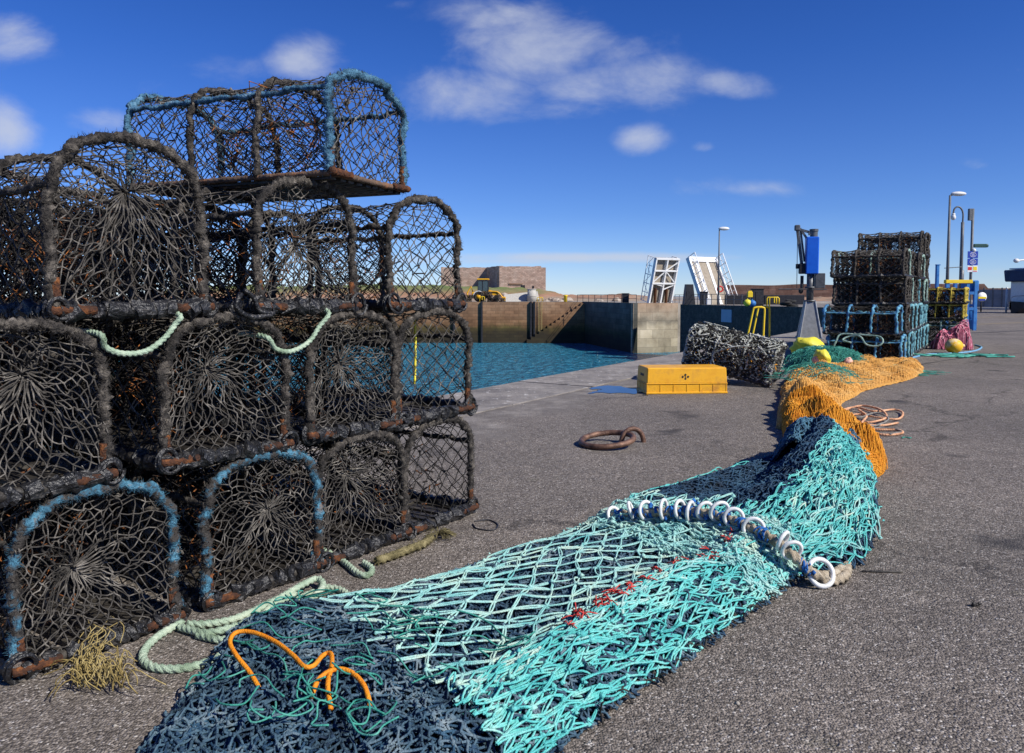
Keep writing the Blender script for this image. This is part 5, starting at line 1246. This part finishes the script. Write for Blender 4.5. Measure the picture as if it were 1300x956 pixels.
def railhoop(name, label, px0, px1, Y, ytop, ybot, r=.05):
    g = G(); a = aty(px0, Y); b = aty(px1, Y); zt, zb = zat(ytop, Y), zat(ybot, Y)
    for k in range(2):
        P = [(a.x, Y + k * .7, zb), (a.x, Y + k * .7, zt - .1), (a.x + .1, Y + k * .7, zt), (b.x - .1, Y + k * .7, zt), (b.x, Y + k * .7, zt - .1), (b.x, Y + k * .7, zt - .6)]
        g.path(np.array(P, float), r, 6)
    g.segs([[(a.x + b.x) / 2, Y, zt]], [[(a.x + b.x) / 2, Y, zt - .5]], r, 6)
    return tag(g.build(name, YELLOWPAINT), label, 'handrail')
railhoop('ladder_rail', 'small yellow ladder hoop on the far side behind the shaded quay wall', 977, 989, pd.y + .6, 377.5, 391, .06)

def lamp(label, px, Y, ytop, r, arm_px, zb=0., head=(.55, .22, .11), side=1):
    p_ = aty(px, Y); t = thing('street_lamp', label, 'street lamp', (p_.x, Y, zb)); zt = zat(ytop, Y) - zb
    g = G(); g.cyl((0, 0, 0), (0, 0, 1.0), r * 1.7, 12, r * 1.7); g.path(np.array([(0, 0, 1.0), (0, 0, zt * .5), (0, 0, zt)]), np.array([r * 1.2, r, r * .75]), 12); g.build('pole', LAMPGREY, t)
    ax = arm_px * Y / 990; g = G(); g.path(spline([(0, 0, zt - .02), (ax * .3, 0, zt + .03), (ax * .6, 0, zt + .05)], .1), r * .6, 8); g.build('arm', LAMPGREY, t)
    g = G(); V, n = [], 12
    g.ball((ax * .95, 0, zt + .06), (head[0], head[1], head[2]), 16, 8); g.box((ax * .95, 0, zt + .035), (head[0] * 1.3, head[1] * 1.2, .05), bev=.01); g.build('lamp_head', LAMPWHITE, t)
    return t
lamp('tall street lamp with a flat white head behind the yellow creel stack', 1202, 31, 248, .055, 11, head=(.31, .13, .09))
lamp('distant street lamp standing on the far quay beside the right bridge span', 912, 84, 291, .09, 6, head=(.60, .25, .2))
# gooseneck camera pole
Yg = 33; p_ = aty(1219, Yg); t = thing('camera_pole', 'grey swan-neck pole with a white dome camera hanging from it', 'pole', (p_.x, Yg, 0)); zt = zat(268, Yg)
g = G(); g.path(np.array([(0, 0, 0), (0, 0, zt * .72), (0, 0, zt * .9)]), .065, 12); g.path(spline([(0, 0, zt * .88), (0, 0, zt - .1), (-.10, 0, zt + .12), (-.24, 0, zt + .18), (-.36, 0, zt + .1), (-.40, 0, zt - .05), (-.40, 0, zt - .12)], .04), .035, 10); g.build('pole', LAMPGREY, t)
g = G(); g.ball((-.40, 0, zt - .26), (.10, .10, .12), 14, 10); g.cyl((-.40, 0, zt - .1), (-.40, 0, zt - .2), .07, 12); g.build('dome_camera', LAMPWHITE, t)
g = G(); g.box((0, -.12, zat(402, Yg)), (.2, .12, .3)); g.segs([[-.02, -.08, zat(339, Yg)]], [[-.75, -.08, zat(340.5, Yg)]], .018, 6); g.box((0, -.09, zat(358, Yg)), (.13, .1, 1.0), bev=.02); g.build('equipment_box', GALVD, t)
# sign pole
Ys = 30; p_ = aty(1231.5, Ys); t = thing('sign_pole', 'grey pole carrying an antenna box, a dark finger sign and four notices', 'sign', (p_.x, Ys, 0)); k_ = Ys / 990
g = G(); g.path(np.array([(0, 0, 0), (0, 0, 2), (0, 0, zat(265, Ys))]), .05, 12); g.build('pole', LAMPGREY, t)
g = G(); g.box((-.115, -.02, (zat(265, Ys) + zat(280, Ys)) / 2), (.13, .12, zat(265, Ys) - zat(280, Ys)), bev=.01); g.build('antenna_box', GALVD, t, smooth=False)
g = G(); g.box((.30, -.03, zat(312, Ys)), (.50, .06, .14), bev=.02); g.ball((.56, -.03, zat(312, Ys)), (.07, .03, .07), 10, 6); g.build('finger_sign', mat('dark_green_sign', [(.02,.06,.05),(.03,.08,.07)], 3, .5, 0), t, smooth=False)
g = G(); g.ball((.06, -.04, zat(318, Ys)), (.08, .08, .08), 12, 8); g.build('lamp', LAMPWHITE, t)
def panel(z0, z1, x0, x1, m, name='notice', y=-.075): g = G(); g.box(((x0 + x1) / 2, y, (z0 + z1) / 2), (x1 - x0, .02, abs(z1 - z0) - .01), bev=.003); return g.build(name, m, t, smooth=False)
X0, X1 = -6.2 * k_, 6.8 * k_
n1 = panel(zat(328, Ys), zat(319, Ys), X0, X1, SIGNBLUE); n2 = panel(zat(337, Ys), zat(328.3, Ys), X0, X1, SIGNBLUE)
n3 = panel(zat(345.6, Ys), zat(337.3, Ys), X0, (X0+X1)/2 - .003, SIGNWHITE); n4 = panel(zat(345.6, Ys), zat(337.3, Ys), (X0+X1)/2 + .003, X1, SIGNWHITE)
for nn, (za, zb_) in ((n1, (319, 328)), (n2, (328.3, 337))):
    g = G(); zc_ = (zat(za, Ys) + zat(zb_, Ys)) / 2
    th = np.linspace(0, 2 * PI, 28)
    g.path(np.stack([.01 + .115 * np.cos(th), 0 * th - .088, zc_ + .085 * np.sin(th)], -1)[:-1], .008, 5, closed=True)
    for q in range(3): g.box((.01, -.088, zc_ + .035 - .035 * q), (.13 - .03 * (q % 2), .005, .012))
    o = g.build('symbol', SIGNWHITE, nn, smooth=False)
g = G(); g.box(((3 * X0 + X1) / 4 , -.088, zat(341, Ys)), (.15, .006, .12), bev=.002); g.build('symbol', SIGNRED, n3, smooth=False)
g = G(); g.box(((X0 + 3 * X1) / 4, -.088, zat(341, Ys)), (.14, .006, .14), bev=.002); g.build('symbol', SIGNYEL, n4, smooth=False)
g = G(); g.box(((X0 + 3 * X1) / 4, -.088, zat(344.6, Ys)), (.15, .006, .02)); g.build('symbol', SIGNRED, n4, smooth=False)
# blue post
g = G(); Yp = 45; p_ = aty(1189, Yp); g.box((0, 0, zat(337, Yp) / 2), (.17, .17, zat(337, Yp)), bev=.02); g.box((.02, 0, zat(337, Yp) + .03), (.21, .2, .06)); tag(g.build('blue_post', BLUERACK, smooth=False, loc=(p_.x, Yp, 0)), 'slim blue post standing between the two creel stacks', 'post')
# blue trestle rack with yellow beam
Yr = 24.0; t = thing('steel_rack', 'blue steel rack with a yellow top beam behind the yellow creels', 'rack', (aty(1222, Yr).x, Yr, 0)); kx = Yr / 990
XR = lambda px: (px - 1222) * kx; zr = lambda py: zat(py, Yr)
g = G(); g.box((XR(1216), 0, zr(357.5)), (34 * kx, .14, 4.5 * kx), bev=.01); g.build('beam', YELLOWPAINT, t, smooth=False)
g = G()
for px in (1202, 1228, 1238):
    for yy in (0, 1.1): g.box((XR(px), yy, zr(357) / 2), (.09, .09, zr(357)))
for py in (372, 392): 
    g.box((XR(1220), 0, zr(py)), (36 * kx, .08, .09)); g.box((XR(1220), 1.1, zr(py)), (36 * kx, .08, .09))
    g.box((XR(1238), .55, zr(py) + .1), (.08, 1.1, .08))
g.box((XR(1238), .3, zr(363)), (.3, .5, .35), bev=.03)
g.build('frame', BLUERACK, t, smooth=False)
g = G(); g.cyl((0, 0, 0), (0, 0, .62), .145, 18); g.torus((0, 0, .62), .145, .015); g.torus((0, 0, .3), .146, .012); p_ = at(1232, 410)
tag(g.build('drum', BLUERACK, loc=(at(1233, 418).x, at(1233, 418).y, 0)), 'small blue drum at the foot of the blue steel rack', 'drum')
# road markings
def stripe(name, pts, w, m, z=.004):
    Q = spline([at(a, b_) for a, b_ in pts], .5); d = unit(np.gradient(Q, axis=0)); n = np.stack([-d[:, 1], d[:, 0], 0 * d[:, 0]], -1) * w / 2
    P = np.stack([Q - n, Q + n], 1); P[..., 2] = z; g = G(); g.grid(P[:, ::-1]); return tag(g.build(name, m), kind='structure')
FADED = mat('worn_yellow_line', [(.26,.20,.10),(.40,.30,.12)], 3, .9, .3)
stripe('road_marking', [(1150, 417.5), (1200, 413.5), (1300, 409.5), (1420, 405)], .14, FADED)
stripe('road_marking', [(1100, 410), (1230, 404), (1300, 401.5), (1400, 399)], .10, FADED)
stripe('drain_channel', [(1170, 425), (1225, 423), (1300, 420), (1420, 416)], .12, BLACKPAINT)
stripe('tar_joint', [(1130, 530 - 60), (1220, 455), (1320, 447)], .02, BLACKPAINT)

# far right: sheet fence, kerb, round sign, posts, boat
def fence(name, label, a, b, h, m, n, zb=0., post=None, cat='fence'):
    a = Vector(a); b = Vector(b); L_ = (b - a).length; t = thing(name, label, cat, (a.x, a.y, zb), math.atan2((b-a).y, (b-a).x))
    g = G()
    for i in range(n): g.box(((i + .5) * L_ / n, 0, h / 2), (L_ / n - .04, .05, h - .08)); g.box(((i + .5) * L_ / n, -.04, h * .55), (L_ / n - .3, .03, .06))
    g.build('panel', m, t, smooth=False); g = G()
    for i in range(n + 1): g.box((i * L_ / n, -.01, h / 2 + .05), (.09, .10, h + .1))
    g.build('post', post or GALVD, t, smooth=False); return t
fence('sheet_fence', 'grey sheet fence panels in front of the red sea wall at far right', aty(1238, 62), aty(1345, 58), zat(367, 62), FENCEG, 9)
g = G(); a = aty(1240, 57.5); b_ = aty(1340, 54); d = Vector(b_) - Vector(a); g.box(((a.x + b_.x) / 2, (a.y + b_.y) / 2, .09), (d.length, .3, .18), math.atan2(d.y, d.x), bev=.02); tag(g.build('kerb', CONC, smooth=False), 'pale concrete kerb along the foot of the sheet fence', 'kerb')
def railing(name, label, a, b, h, n, r=.03, m=BLACKST, zb=0, rails=(1.0, .5)):
    a = Vector(a); b = Vector(b); L_ = (b - a).length; t = thing(name, label, 'railing', (a.x, a.y, zb), math.atan2((b-a).y, (b-a).x))
    for i in range(n + 1): g = G(); g.segs([[i * L_ / n, 0, 0]], [[i * L_ / n, 0, h]], r * 1.3, 6); g.build('post', m, t)
    g = G()
    for q in rails: g.segs([[0, 0, h * q - .02]], [[L_, 0, h * q - .02]], r, 6)
    g.build('rail', m, t); return t
g = G(); Yq = 50; kq = Yq / 990; p_ = aty(1246, Yq); t = thing('round_sign', 'small white, yellow and blue round sign on a dark post', 'sign', (p_.x, Yq, 0)); z_ = zat(377, Yq)
g.cyl((0, 0, 0), (0, 0, z_), .05, 8); g.build('post', BLACKST, t)
g = G(); g.cyl((0, -.05, z_), (0, -.08, z_), .30, 24); g.build('panel', SIGNWHITE, t)
g = G(); g.box((0, -.10, z_ - .05), (.5, .02, .13), bev=.004); g.build('band', SIGNYEL, t, smooth=False); g = G(); g.box((0, -.10, z_ - .18), (.38, .02, .11), bev=.004); g.build('band', SIGNBLUE, t, smooth=False)
g = G(); Yq = 48; p_ = aty(1278, Yq); g.cyl((0, 0, 0), (0, 0, zat(366, Yq)), .055, 10); g.ball((0, 0, zat(366, Yq)), .07, 8, 6); tag(g.build('white_post', LAMPWHITE, loc=(p_.x, Yq, 0)), 'thin white post near the bow of the blue boat', 'post')
# boat (its hull sits beyond the quay edge)
Yb = 46; kb = Yb / 990; t = thing('fishing_boat', 'dark blue and white fishing boat with a radar arm, at the right edge', 'boat', (aty(1300, Yb).x, Yb, 0), R(12)); XB = lambda px: (px - 1300) * kb; zb = lambda py: zat(py, Yb)
secs = []
for x, w_, top in ((XB(1280), .05, zb(385)), (XB(1288), .5, zb(386)), (.3, .9, zb(387)), (2.5, 1.2, zb(388)), (6, 1.2, zb(387)), (8.5, .9, zb(386))):
    secs.append([(x + (.25 if w_ > .1 else 0), -w_ * .6, -.15), (x, -w_, top * .6), (x, -w_, top + .12), (x, w_, top + .12), (x, w_, top * .6), (x + .25, w_ * .6, -.15)])
g = G(); g.grid(np.array(secs)); g.add(np.array(secs[-1]), [[0, 1, 2, 3], [0, 3, 4, 5]]); g.build('hull', mat('black_hull', [(.008,.01,.015),(.02,.024,.03)], 4, .4, .1), t, smooth=False)
g = G(); g.box((XB(1300) + 1.2, 0, (zb(357) + zb(388)) / 2), (2.9, 1.5, zb(357) - zb(388)), bev=.05); g.build('wheelhouse', LAMPWHITE, t, smooth=False)
g = G(); g.box((1.15, 0, zb(350)), (3.4, 1.8, zb(342) - zb(357)), bev=.06, taper=(1.05, 1.0)); g.build('upper_deck', HULLBLUE, t, smooth=False)
g = G(); g.box((1.2, 0, zb(341)), (3.0, 1.6, .08)); g.segs([[.0, 0, zb(342)], [.9, 0, zb(342)], [-.3, -.5, zb(342)]], [[.0, 0, zb(329)], [.9, 0, zb(322)], [.8, -.5, zb(336)]], .035, 6); g.segs([[-.6, 0, zb(331)]], [[1.4, 0, zb(327)]], .05, 6); g.ball((-.62, 0, zb(331)), (.18, .14, .13), 12, 8); g.build('mast', LAMPWHITE, t)
g = G(); g.box((.1, -.80, zb(370)), (.5, .06, .40)); g.box((1.0, -.80, zb(364)), (.7, .05, .3)); g.build('window', GLASS, t, smooth=False)
g = G(); g.box((-.28, -.9, zb(375)), (.34, .25, .85), bev=.04); g.build('blue_locker', BLUERACK, t, smooth=False)
g = G(); g.path(spline([(-.9, 0, zb(384)), (-.8, 0, zb(377)), (-.2, -.3, zb(375))], .1), .02, 6); g.build('bow_rail', GALV, t)

# ------------------------------------------------------------------ raised bridge
def leaf(label, px, Yl, axis_sign, tilt, ln, wd, show):
    base = aty(px, Yl); ax = Vector((.50, -.866, 0)) * axis_sign; wdir = Vector((.866, .50, 0))
    up = (ax * math.sin(R(tilt)) + Vector((0, 0, 1)) * math.cos(R(tilt))).normalized(); nrm_ = (wdir.cross(up)).normalized()
    if nrm_.y > 0: nrm_ = -nrm_     # normal towards us
    t = thing('bridge_span', label, 'bridge', (base.x, base.y, 0)); 
    def W(u, v, w): return wdir * u + up * v + nrm_ * w     # u across, v along the leaf, w towards the viewer
    def beam(g, a, b, w, d=None):
        a = W(*a); b = W(*b); dd = b - a; z = dd.normalized(); x = nrm_.cross(z).normalized(); y = z.cross(x); M_ = Matrix((x, y, z)).transposed(); g.box((a + b) / 2, (w, d or w, dd.length), M=M_)
    h = wd / 2
    if show == 'under':
        g = G(); beam(g, (0, 0, -.35), (0, ln, -.35), wd - .1, .08); g.build('deck', DECKT, t, smooth=False)
        for s_ in (-1, 0, 1): g = G(); beam(g, (s_ * (h - .1), -.4, -.1), (s_ * (h - .1), ln, -.1), .20, .45); g.build('girder', WHITEPAINT, t, smooth=False)
        for v in (ln - .1, ln * .72, ln * .44): g = G(); beam(g, (-h, v, -.0), (h, v, -.0), .22 if v > ln * .9 else .16, .3); g.build('cross_beam', WHITEPAINT, t, smooth=False)
        g = G()
        for (a, b_) in (((-h, ln*.44), (0, ln*.72)), ((0, ln*.72), (h, ln*.44)), ((0, ln*.72), (h, ln*.93)), ((-h, ln*.44), (0, ln*.38)), ((0, ln*.3), (h, ln*.42))): beam(g, (a[0], a[1], .02), (b_[0], b_[1], .02), .11)
        g.build('bracing', WHITEPAINT, t, smooth=False)
        g = G(); 
        for u in (-h*.5, h*.45): beam(g, (u, -.3, .15), (u - .1, ln * .33, -.1), .22, .3)
        g.build('lift_ram', RUST, t, smooth=False)
    else:
        g = G(); beam(g, (0, 0, -.1), (0, ln, -.1), wd, .2); g.build('deck', DECKT, t, smooth=False)
        g = G()
        for u in (-h * .52, h * .28): beam(g, (u, 0, .03), (u, ln, .03), .38, .05)
        g.build('white_strip', WHITEPAINT, t, smooth=False)
        for s_ in (-1, 1): g = G(); beam(g, (s_ * h, -.3, -.05), (s_ * h, ln, -.05), .22, .5); g.build('girder', WHITEPAINT, t, smooth=False)
        g = G(); beam(g, (-h, ln - .25, .02), (h, ln - .25, .02), .6, .3); g.build('cross_beam', WHITEPAINT, t, smooth=False)
    sgn = -1 if show == 'under' else 1      # parapets stand on the deck side
    for s_ in (-1, 1):
        g = G(); w1 = sgn * 1.25 if show != 'under' else -1.5; w0 = .1 if show != 'under' else -.4
        beam(g, (s_ * (h + .05), 0.1, w1), (s_ * (h + .05), ln, w1), .07); beam(g, (s_ * (h + .05), 0.1, (w0 + w1) / 2), (s_ * (h + .05), ln, (w0 + w1) / 2), .05)
        for i in range(6):
            v = .1 + (ln - .1) * i / 5; beam(g, (s_ * (h + .05), v, w0), (s_ * (h + .05), v, w1), .07)
            if i < 5: beam(g, (s_ * (h + .05), v, w0 if i % 2 else w1), (s_ * (h + .05), v + (ln - .1) / 5, w1 if i % 2 else w0), .045)
        g.build('parapet', WHITEPAINT, t, smooth=False)
    return t
leaf('left raised bridge span showing its white braced underside and rusty rams', 838, 101, 1, 14, 5.9, 3.9, 'under')
lf = leaf('right raised bridge span showing its boarded deck with two white strips', 911, 88, -1, 26, 5.9, 4.2, 'deck')
g = G(); p_ = aty(914, 86.5); g.torus((0, 0, 0), .30, .085, Euler((R(90), 0, 0)).to_matrix(), 24, 8); tag(g.build('lifebuoy', SIGNRED, loc=(p_.x, 86.5, zat(367, 86.5))), 'red lifebuoy hung on the railing before the right bridge span', 'lifebuoy')
# counterweight tower, cabinets, railings
g = G(); V = []
for z, h, k in ((0, .62, .5), (zat(361, 85), .38, .4)): V += [(-h, -k, z), (h, -k, z), (h, k, z), (-h, k, z)]
g.add(V, [[0, 1, 5, 4], [1, 2, 6, 5], [2, 3, 7, 6], [3, 0, 4, 7], [4, 5, 6, 7]]); p_ = aty(874.5, 85); g.box((0, -.45, 1.0), (.7, .06, .9)); tag(g.build('counterweight', BLACKST, smooth=False, loc=(p_.x, 85, 0)), 'black tapered housing between the two raised bridge spans', 'machinery')
def cabinet(label, px, Y, w_, ytop, m=BLACKST):
    g = G(); p_ = aty(px, Y); h_ = zat(ytop, Y); g.box((0, 0, h_ / 2), (w_, .6, h_), bev=.03); g.box((0, 0, h_ + .04), (w_ + .12, .72, .08), bev=.02); g.box((w_ * .1, -.32, h_ * .5), (w_ * .7, .03, h_ * .75)); return tag(g.build('cabinet', m, smooth=False, loc=(p_.x, Y, 0)), label, 'cabinet')
cabinet('black cabinet on the quay left of the bridge', 794, 104, .85, 373); cabinet('black cabinet at the foot of the right bridge span', 893.5, 86, .75, 371); cabinet('dark cabinet beside yellow floats on the right of the bridge', 961.5, 72, 1.0, 367.5)
g = G(); g.box((0, 0, .35), (.5, .45, .7), bev=.04); p_ = aty(897, 85); tag(g.build('white_box', LAMPWHITE, smooth=False, loc=(p_.x, 84, 0)), 'small white box before the black cabinet by the right span', 'box')
railing('railing', 'thin black railing along the quay left of the bridge', aty(733, 119), aty(808, 99), 1.1, 9, .03, rails=(1.0, .55))
railing('railing', 'thin dark railing on the quay right of the bridge spans', on_dark(865, -.4), on_dark(948, -.4), 1.15, 9, .028, m=GALVD, rails=(1.0, .55))
railing('railing', 'short grey railing between the two bridge spans', aty(857, 99.8), aty(873, 104.2), 1.1, 3, .03, m=GALVD)
g = G(); p_ = aty(970, 84); g.box((0, 0, .0), (8.2, .8, 1.0), R(-8), bev=.05)
for i in range(5): g.box((-3.4 + 1.7 * i, -.48 + .24 * (2 - i) * .0, .0), (.06, .06, 1.0))
tag(g.build('dark_boom', BLACKST, smooth=False, loc=(p_.x, 84, .55)), 'long dark floating boom section lying on the quay right of the bridge', 'boom')
# creel-like tyre heap at 1000
g = G()
for i in range(5): g.torus((rng.normal() * .4, rng.normal() * .3, .12 + .2 * (i % 3)), .36, .12, Euler((rng.normal() * .2, rng.normal() * .2, 0)).to_matrix(), 22, 8)
p_ = aty(1002, 70); tag(g.build('tyre_heap', TYRE, loc=(p_.x, 70, .0)), 'heap of old tyre fenders on the quay left of the crane', 'tyres')
for i, (px, z_, m, lb) in enumerate(((949, .35, YELLOWCL, 'round yellow float beside the dark cabinet'), (955, .30, BLUERACK, 'blue float under the yellow one by the dark cabinet'), (952, .85, YELLOWPAINT, 'small yellow marker box above the floats'))):
    g = G(); 
    if i < 2: g.ball((0, 0, 0), (.36, .34, .32), 14, 9); g.cyl((0, 0, .3), (0, 0, .4), .06, 8)
    else: g.box((0, 0, .25), (.45, .3, .5), bev=.03); g.box((0, 0, .55), (.3, .2, .1))
    p_ = aty(px, 71); tag(g.build(('float', 'float', 'marker_box')[i], m, smooth=i < 2, loc=(p_.x, 71, z_ + .0)), lb, ('float', 'float', 'marker')[i])

# ------------------------------------------------------------------ far left quay: digger, creels, hoops, ladders
Yd = 121; kd = Yd / 990; p_ = aty(616, Yd); D = thing('digger', 'yellow backhoe digger with a glazed cab parked on the far quay', 'digger', (p_.x, Yd, -.02)); XD = lambda px: (px - 616) * kd; zd = lambda py: zat(py, Yd)
g = G(); g.box((XD(607), 0, 1.05), (1.9, 1.5, .9), bev=.08); g.box((XD(611), 0, 1.35), (1.2, 1.6, .4)); g.build('chassis', DIGYEL, D, smooth=False)
g = G(); a = XD(618); b_ = XD(633); V = [(a, -.6, 1.0), (b_, -.6, 1.0), (b_, -.6, 1.45), (a, -.6, 1.95)]; V += [(x, .6, z) for x, y, z in V]; g.add(V, [[0, 1, 2, 3], [7, 6, 5, 4], [0, 4, 5, 1], [1, 5, 6, 2], [2, 6, 7, 3], [3, 7, 4, 0]]); g.build('bonnet', DIGYEL, D, smooth=False)
g = G(); g.box((XD(613.5), 0, zd(363.5)), (1.55, 1.3, 1.55), bev=.05); g.build('cab_glass', GLASS, D, smooth=False)
g = G()
for x in (XD(607), XD(613), XD(620)):
    for y in (-.68, .68): g.segs([[x, y, 1.3]], [[x + (.05 if x > 0 else 0), y, zd(356)]], .055, 6)
for x in (XD(607), XD(620)): g.segs([[x, -.68, 1.3]], [[x, .68, 1.3]], .05, 6)
g.build('cab_frame', BLACKST, D)
g = G(); g.box((XD(613.5), 0, zd(354.5)), (1.9, 1.55, .22), bev=.06); g.build('cab_roof', DIGYEL, D, smooth=False)
for y in (-.85, .85):
    g = G(); g.torus((XD(608), y, .78), .56, .22, Euler((R(90), 0, 0)).to_matrix(), 26, 8); w1 = g.build('wheel', TYRE, D); g = G(); g.cyl((XD(608), y - .12, .78), (XD(608), y + .12, .78), .38, 16); g.build('rim', DIGYEL, w1)
    g = G(); g.torus((XD(630), y, .5), .34, .16, Euler((R(90), 0, 0)).to_matrix(), 22, 8); w1 = g.build('wheel', TYRE, D); g = G(); g.cyl((XD(630), y - .1, .5), (XD(630), y + .1, .5), .22, 14); g.build('rim', GALVD, w1)
g = G(); th = np.linspace(R(20), R(170), 14); g.path(np.stack([XD(608) + .85 * np.cos(th), 0 * th - .85, .80 + .85 * np.sin(th)], -1), .07, 6); g.build('mudguard', LAMPWHITE, D)
g = G(); g.path(spline([(XD(622), -.7, 1.6), (XD(632), -.7, 1.5), (XD(638), -.7, .7)], .2), .10, 6); g.path(spline([(XD(622), .7, 1.6), (XD(632), .7, 1.5), (XD(638), .7, .7)], .2), .10, 6); g.box((XD(639.5), 0, .45), (.6, 2.0, .7), bev=.05); g.build('front_bucket', DIGYEL, D, smooth=False)
g = G(); g.path(np.array([(XD(601), 0, 1.3), (XD(598), 0, 2.4), (XD(593), 0, 1.3), (XD(595), 0, .5)], float), .14, 6); g.box((XD(596), 0, .4), (.6, .6, .5), bev=.05); g.build('back_boom', DIGYEL, D, smooth=False)
# creel heap beside the digger
grp = 'small creels heaped round the digger'
hp0 = make_creel('', grp, (0, 0, -50), 0, hi=False, seed=640, cell=.15, twine=.017, rope=FUZZ, net=GREY_NET, L=1.05, W=.6, H=.45, ends='plain'); random.seed(4)
spots = [(615 + 8.2 * a_ + 2 * (b_ % 2), 119.6, .50 * b_) for b_ in range(3) for a_ in range(4 - b_)] + [(591 + 8 * a_, 119.6, .50 * b_) for b_ in range(2) for a_ in range(2)]
wn = [f"{('leftmost', 'second', 'third', 'last')[a_]} in the {('bottom', 'middle', 'top')[b_]} course under the bonnet" for b_ in range(3) for a_ in range(4 - b_)] + [f"{('left', 'right')[a_]} one of the {('lower', 'upper')[b_]} pair by the back boom" for b_ in range(2) for a_ in range(2)]
for i, (px, Y, z) in enumerate(spots):
    p_ = aty(px, Y); lab = 'weathered creel by the digger, ' + wn[i]
    o = copy_tree(hp0) if i else hp0; o['label'] = lab; o['group'] = grp; o.location = (p_.x, Y - .3, z); o.scale = (1, 1, 1.15); o.rotation_euler = (0, 0, random.uniform(0, 3))
railhoop('ladder_rail', 'yellow ladder hoop on the far quay in front of the digger', 609, 615, 118.6, 376.5, 384, .055)
railhoop('ladder_rail', 'yellow ladder hoop at the head of the wall ladder on the far quay', 682, 689, 118.6, 377.5, 385, .055)
g = G(); p_ = aty(718, 119.5); g.path(np.array([(0, 0, 0), (0, 0, .85), (0, 0, .92), (0, 0, 1.05)]), np.array([.26, .26, .34, .30]), 14); tag(g.build('bollard', YELLOWPAINT, loc=(p_.x, 119.5, -.02)), 'stubby yellow bollard on the far quay', 'bollard')
for px, lb in ((686, 'yellow rusted ladder down the far quay wall below the hoop'),):
    g = G(); p_ = aty(px, 117.8)
    for s_ in (-.22, .22): g.segs([[p_.x + s_, 117.8, WZ]], [[p_.x + s_, 117.8, .2]], .045, 6)
    for i in range(20): g.segs([[p_.x - .22, 117.8, WZ + .3 * i]], [[p_.x + .22, 117.8, WZ + .3 * i]], .03, 5)
    tag(g.build('wall_ladder', mat('rusty_yellow', [(.30,.22,.08),(.45,.36,.16)], 4, .8, .2)), lb, 'ladder')
for px, lb in ((611.5, 'dark timber fender on the far quay wall below the digger'), (674, 'left one of the pair of dark timber fenders by the wall ladder'), (678.5, 'right one of the pair of dark timber fenders by the wall ladder')):
    g = G(); p_ = aty(px, 117.8); g.box((0, 0, (WZ - 0) / 2), (.30, .34, -WZ + .1), bev=.03)
    for i in range(4): g.cyl((0, -.16, -1 - i * 1.3), (0, -.20, -1 - i * 1.3), .06, 8)
    tag(g.build('timber_fender', BLACKST, smooth=False, loc=(p_.x, 117.83, 0)), lb, 'fender')
for px, lb in ((576, 'dark timber fender on the far quay wall beside the creel stack'),):
    g = G(); p_ = aty(px, 117.8); g.box((0, 0, WZ / 2), (.30, .34, -WZ + .1), bev=.03); tag(g.build('timber_fender', BLACKST, smooth=False, loc=(p_.x, 117.83, 0)), lb, 'fender')
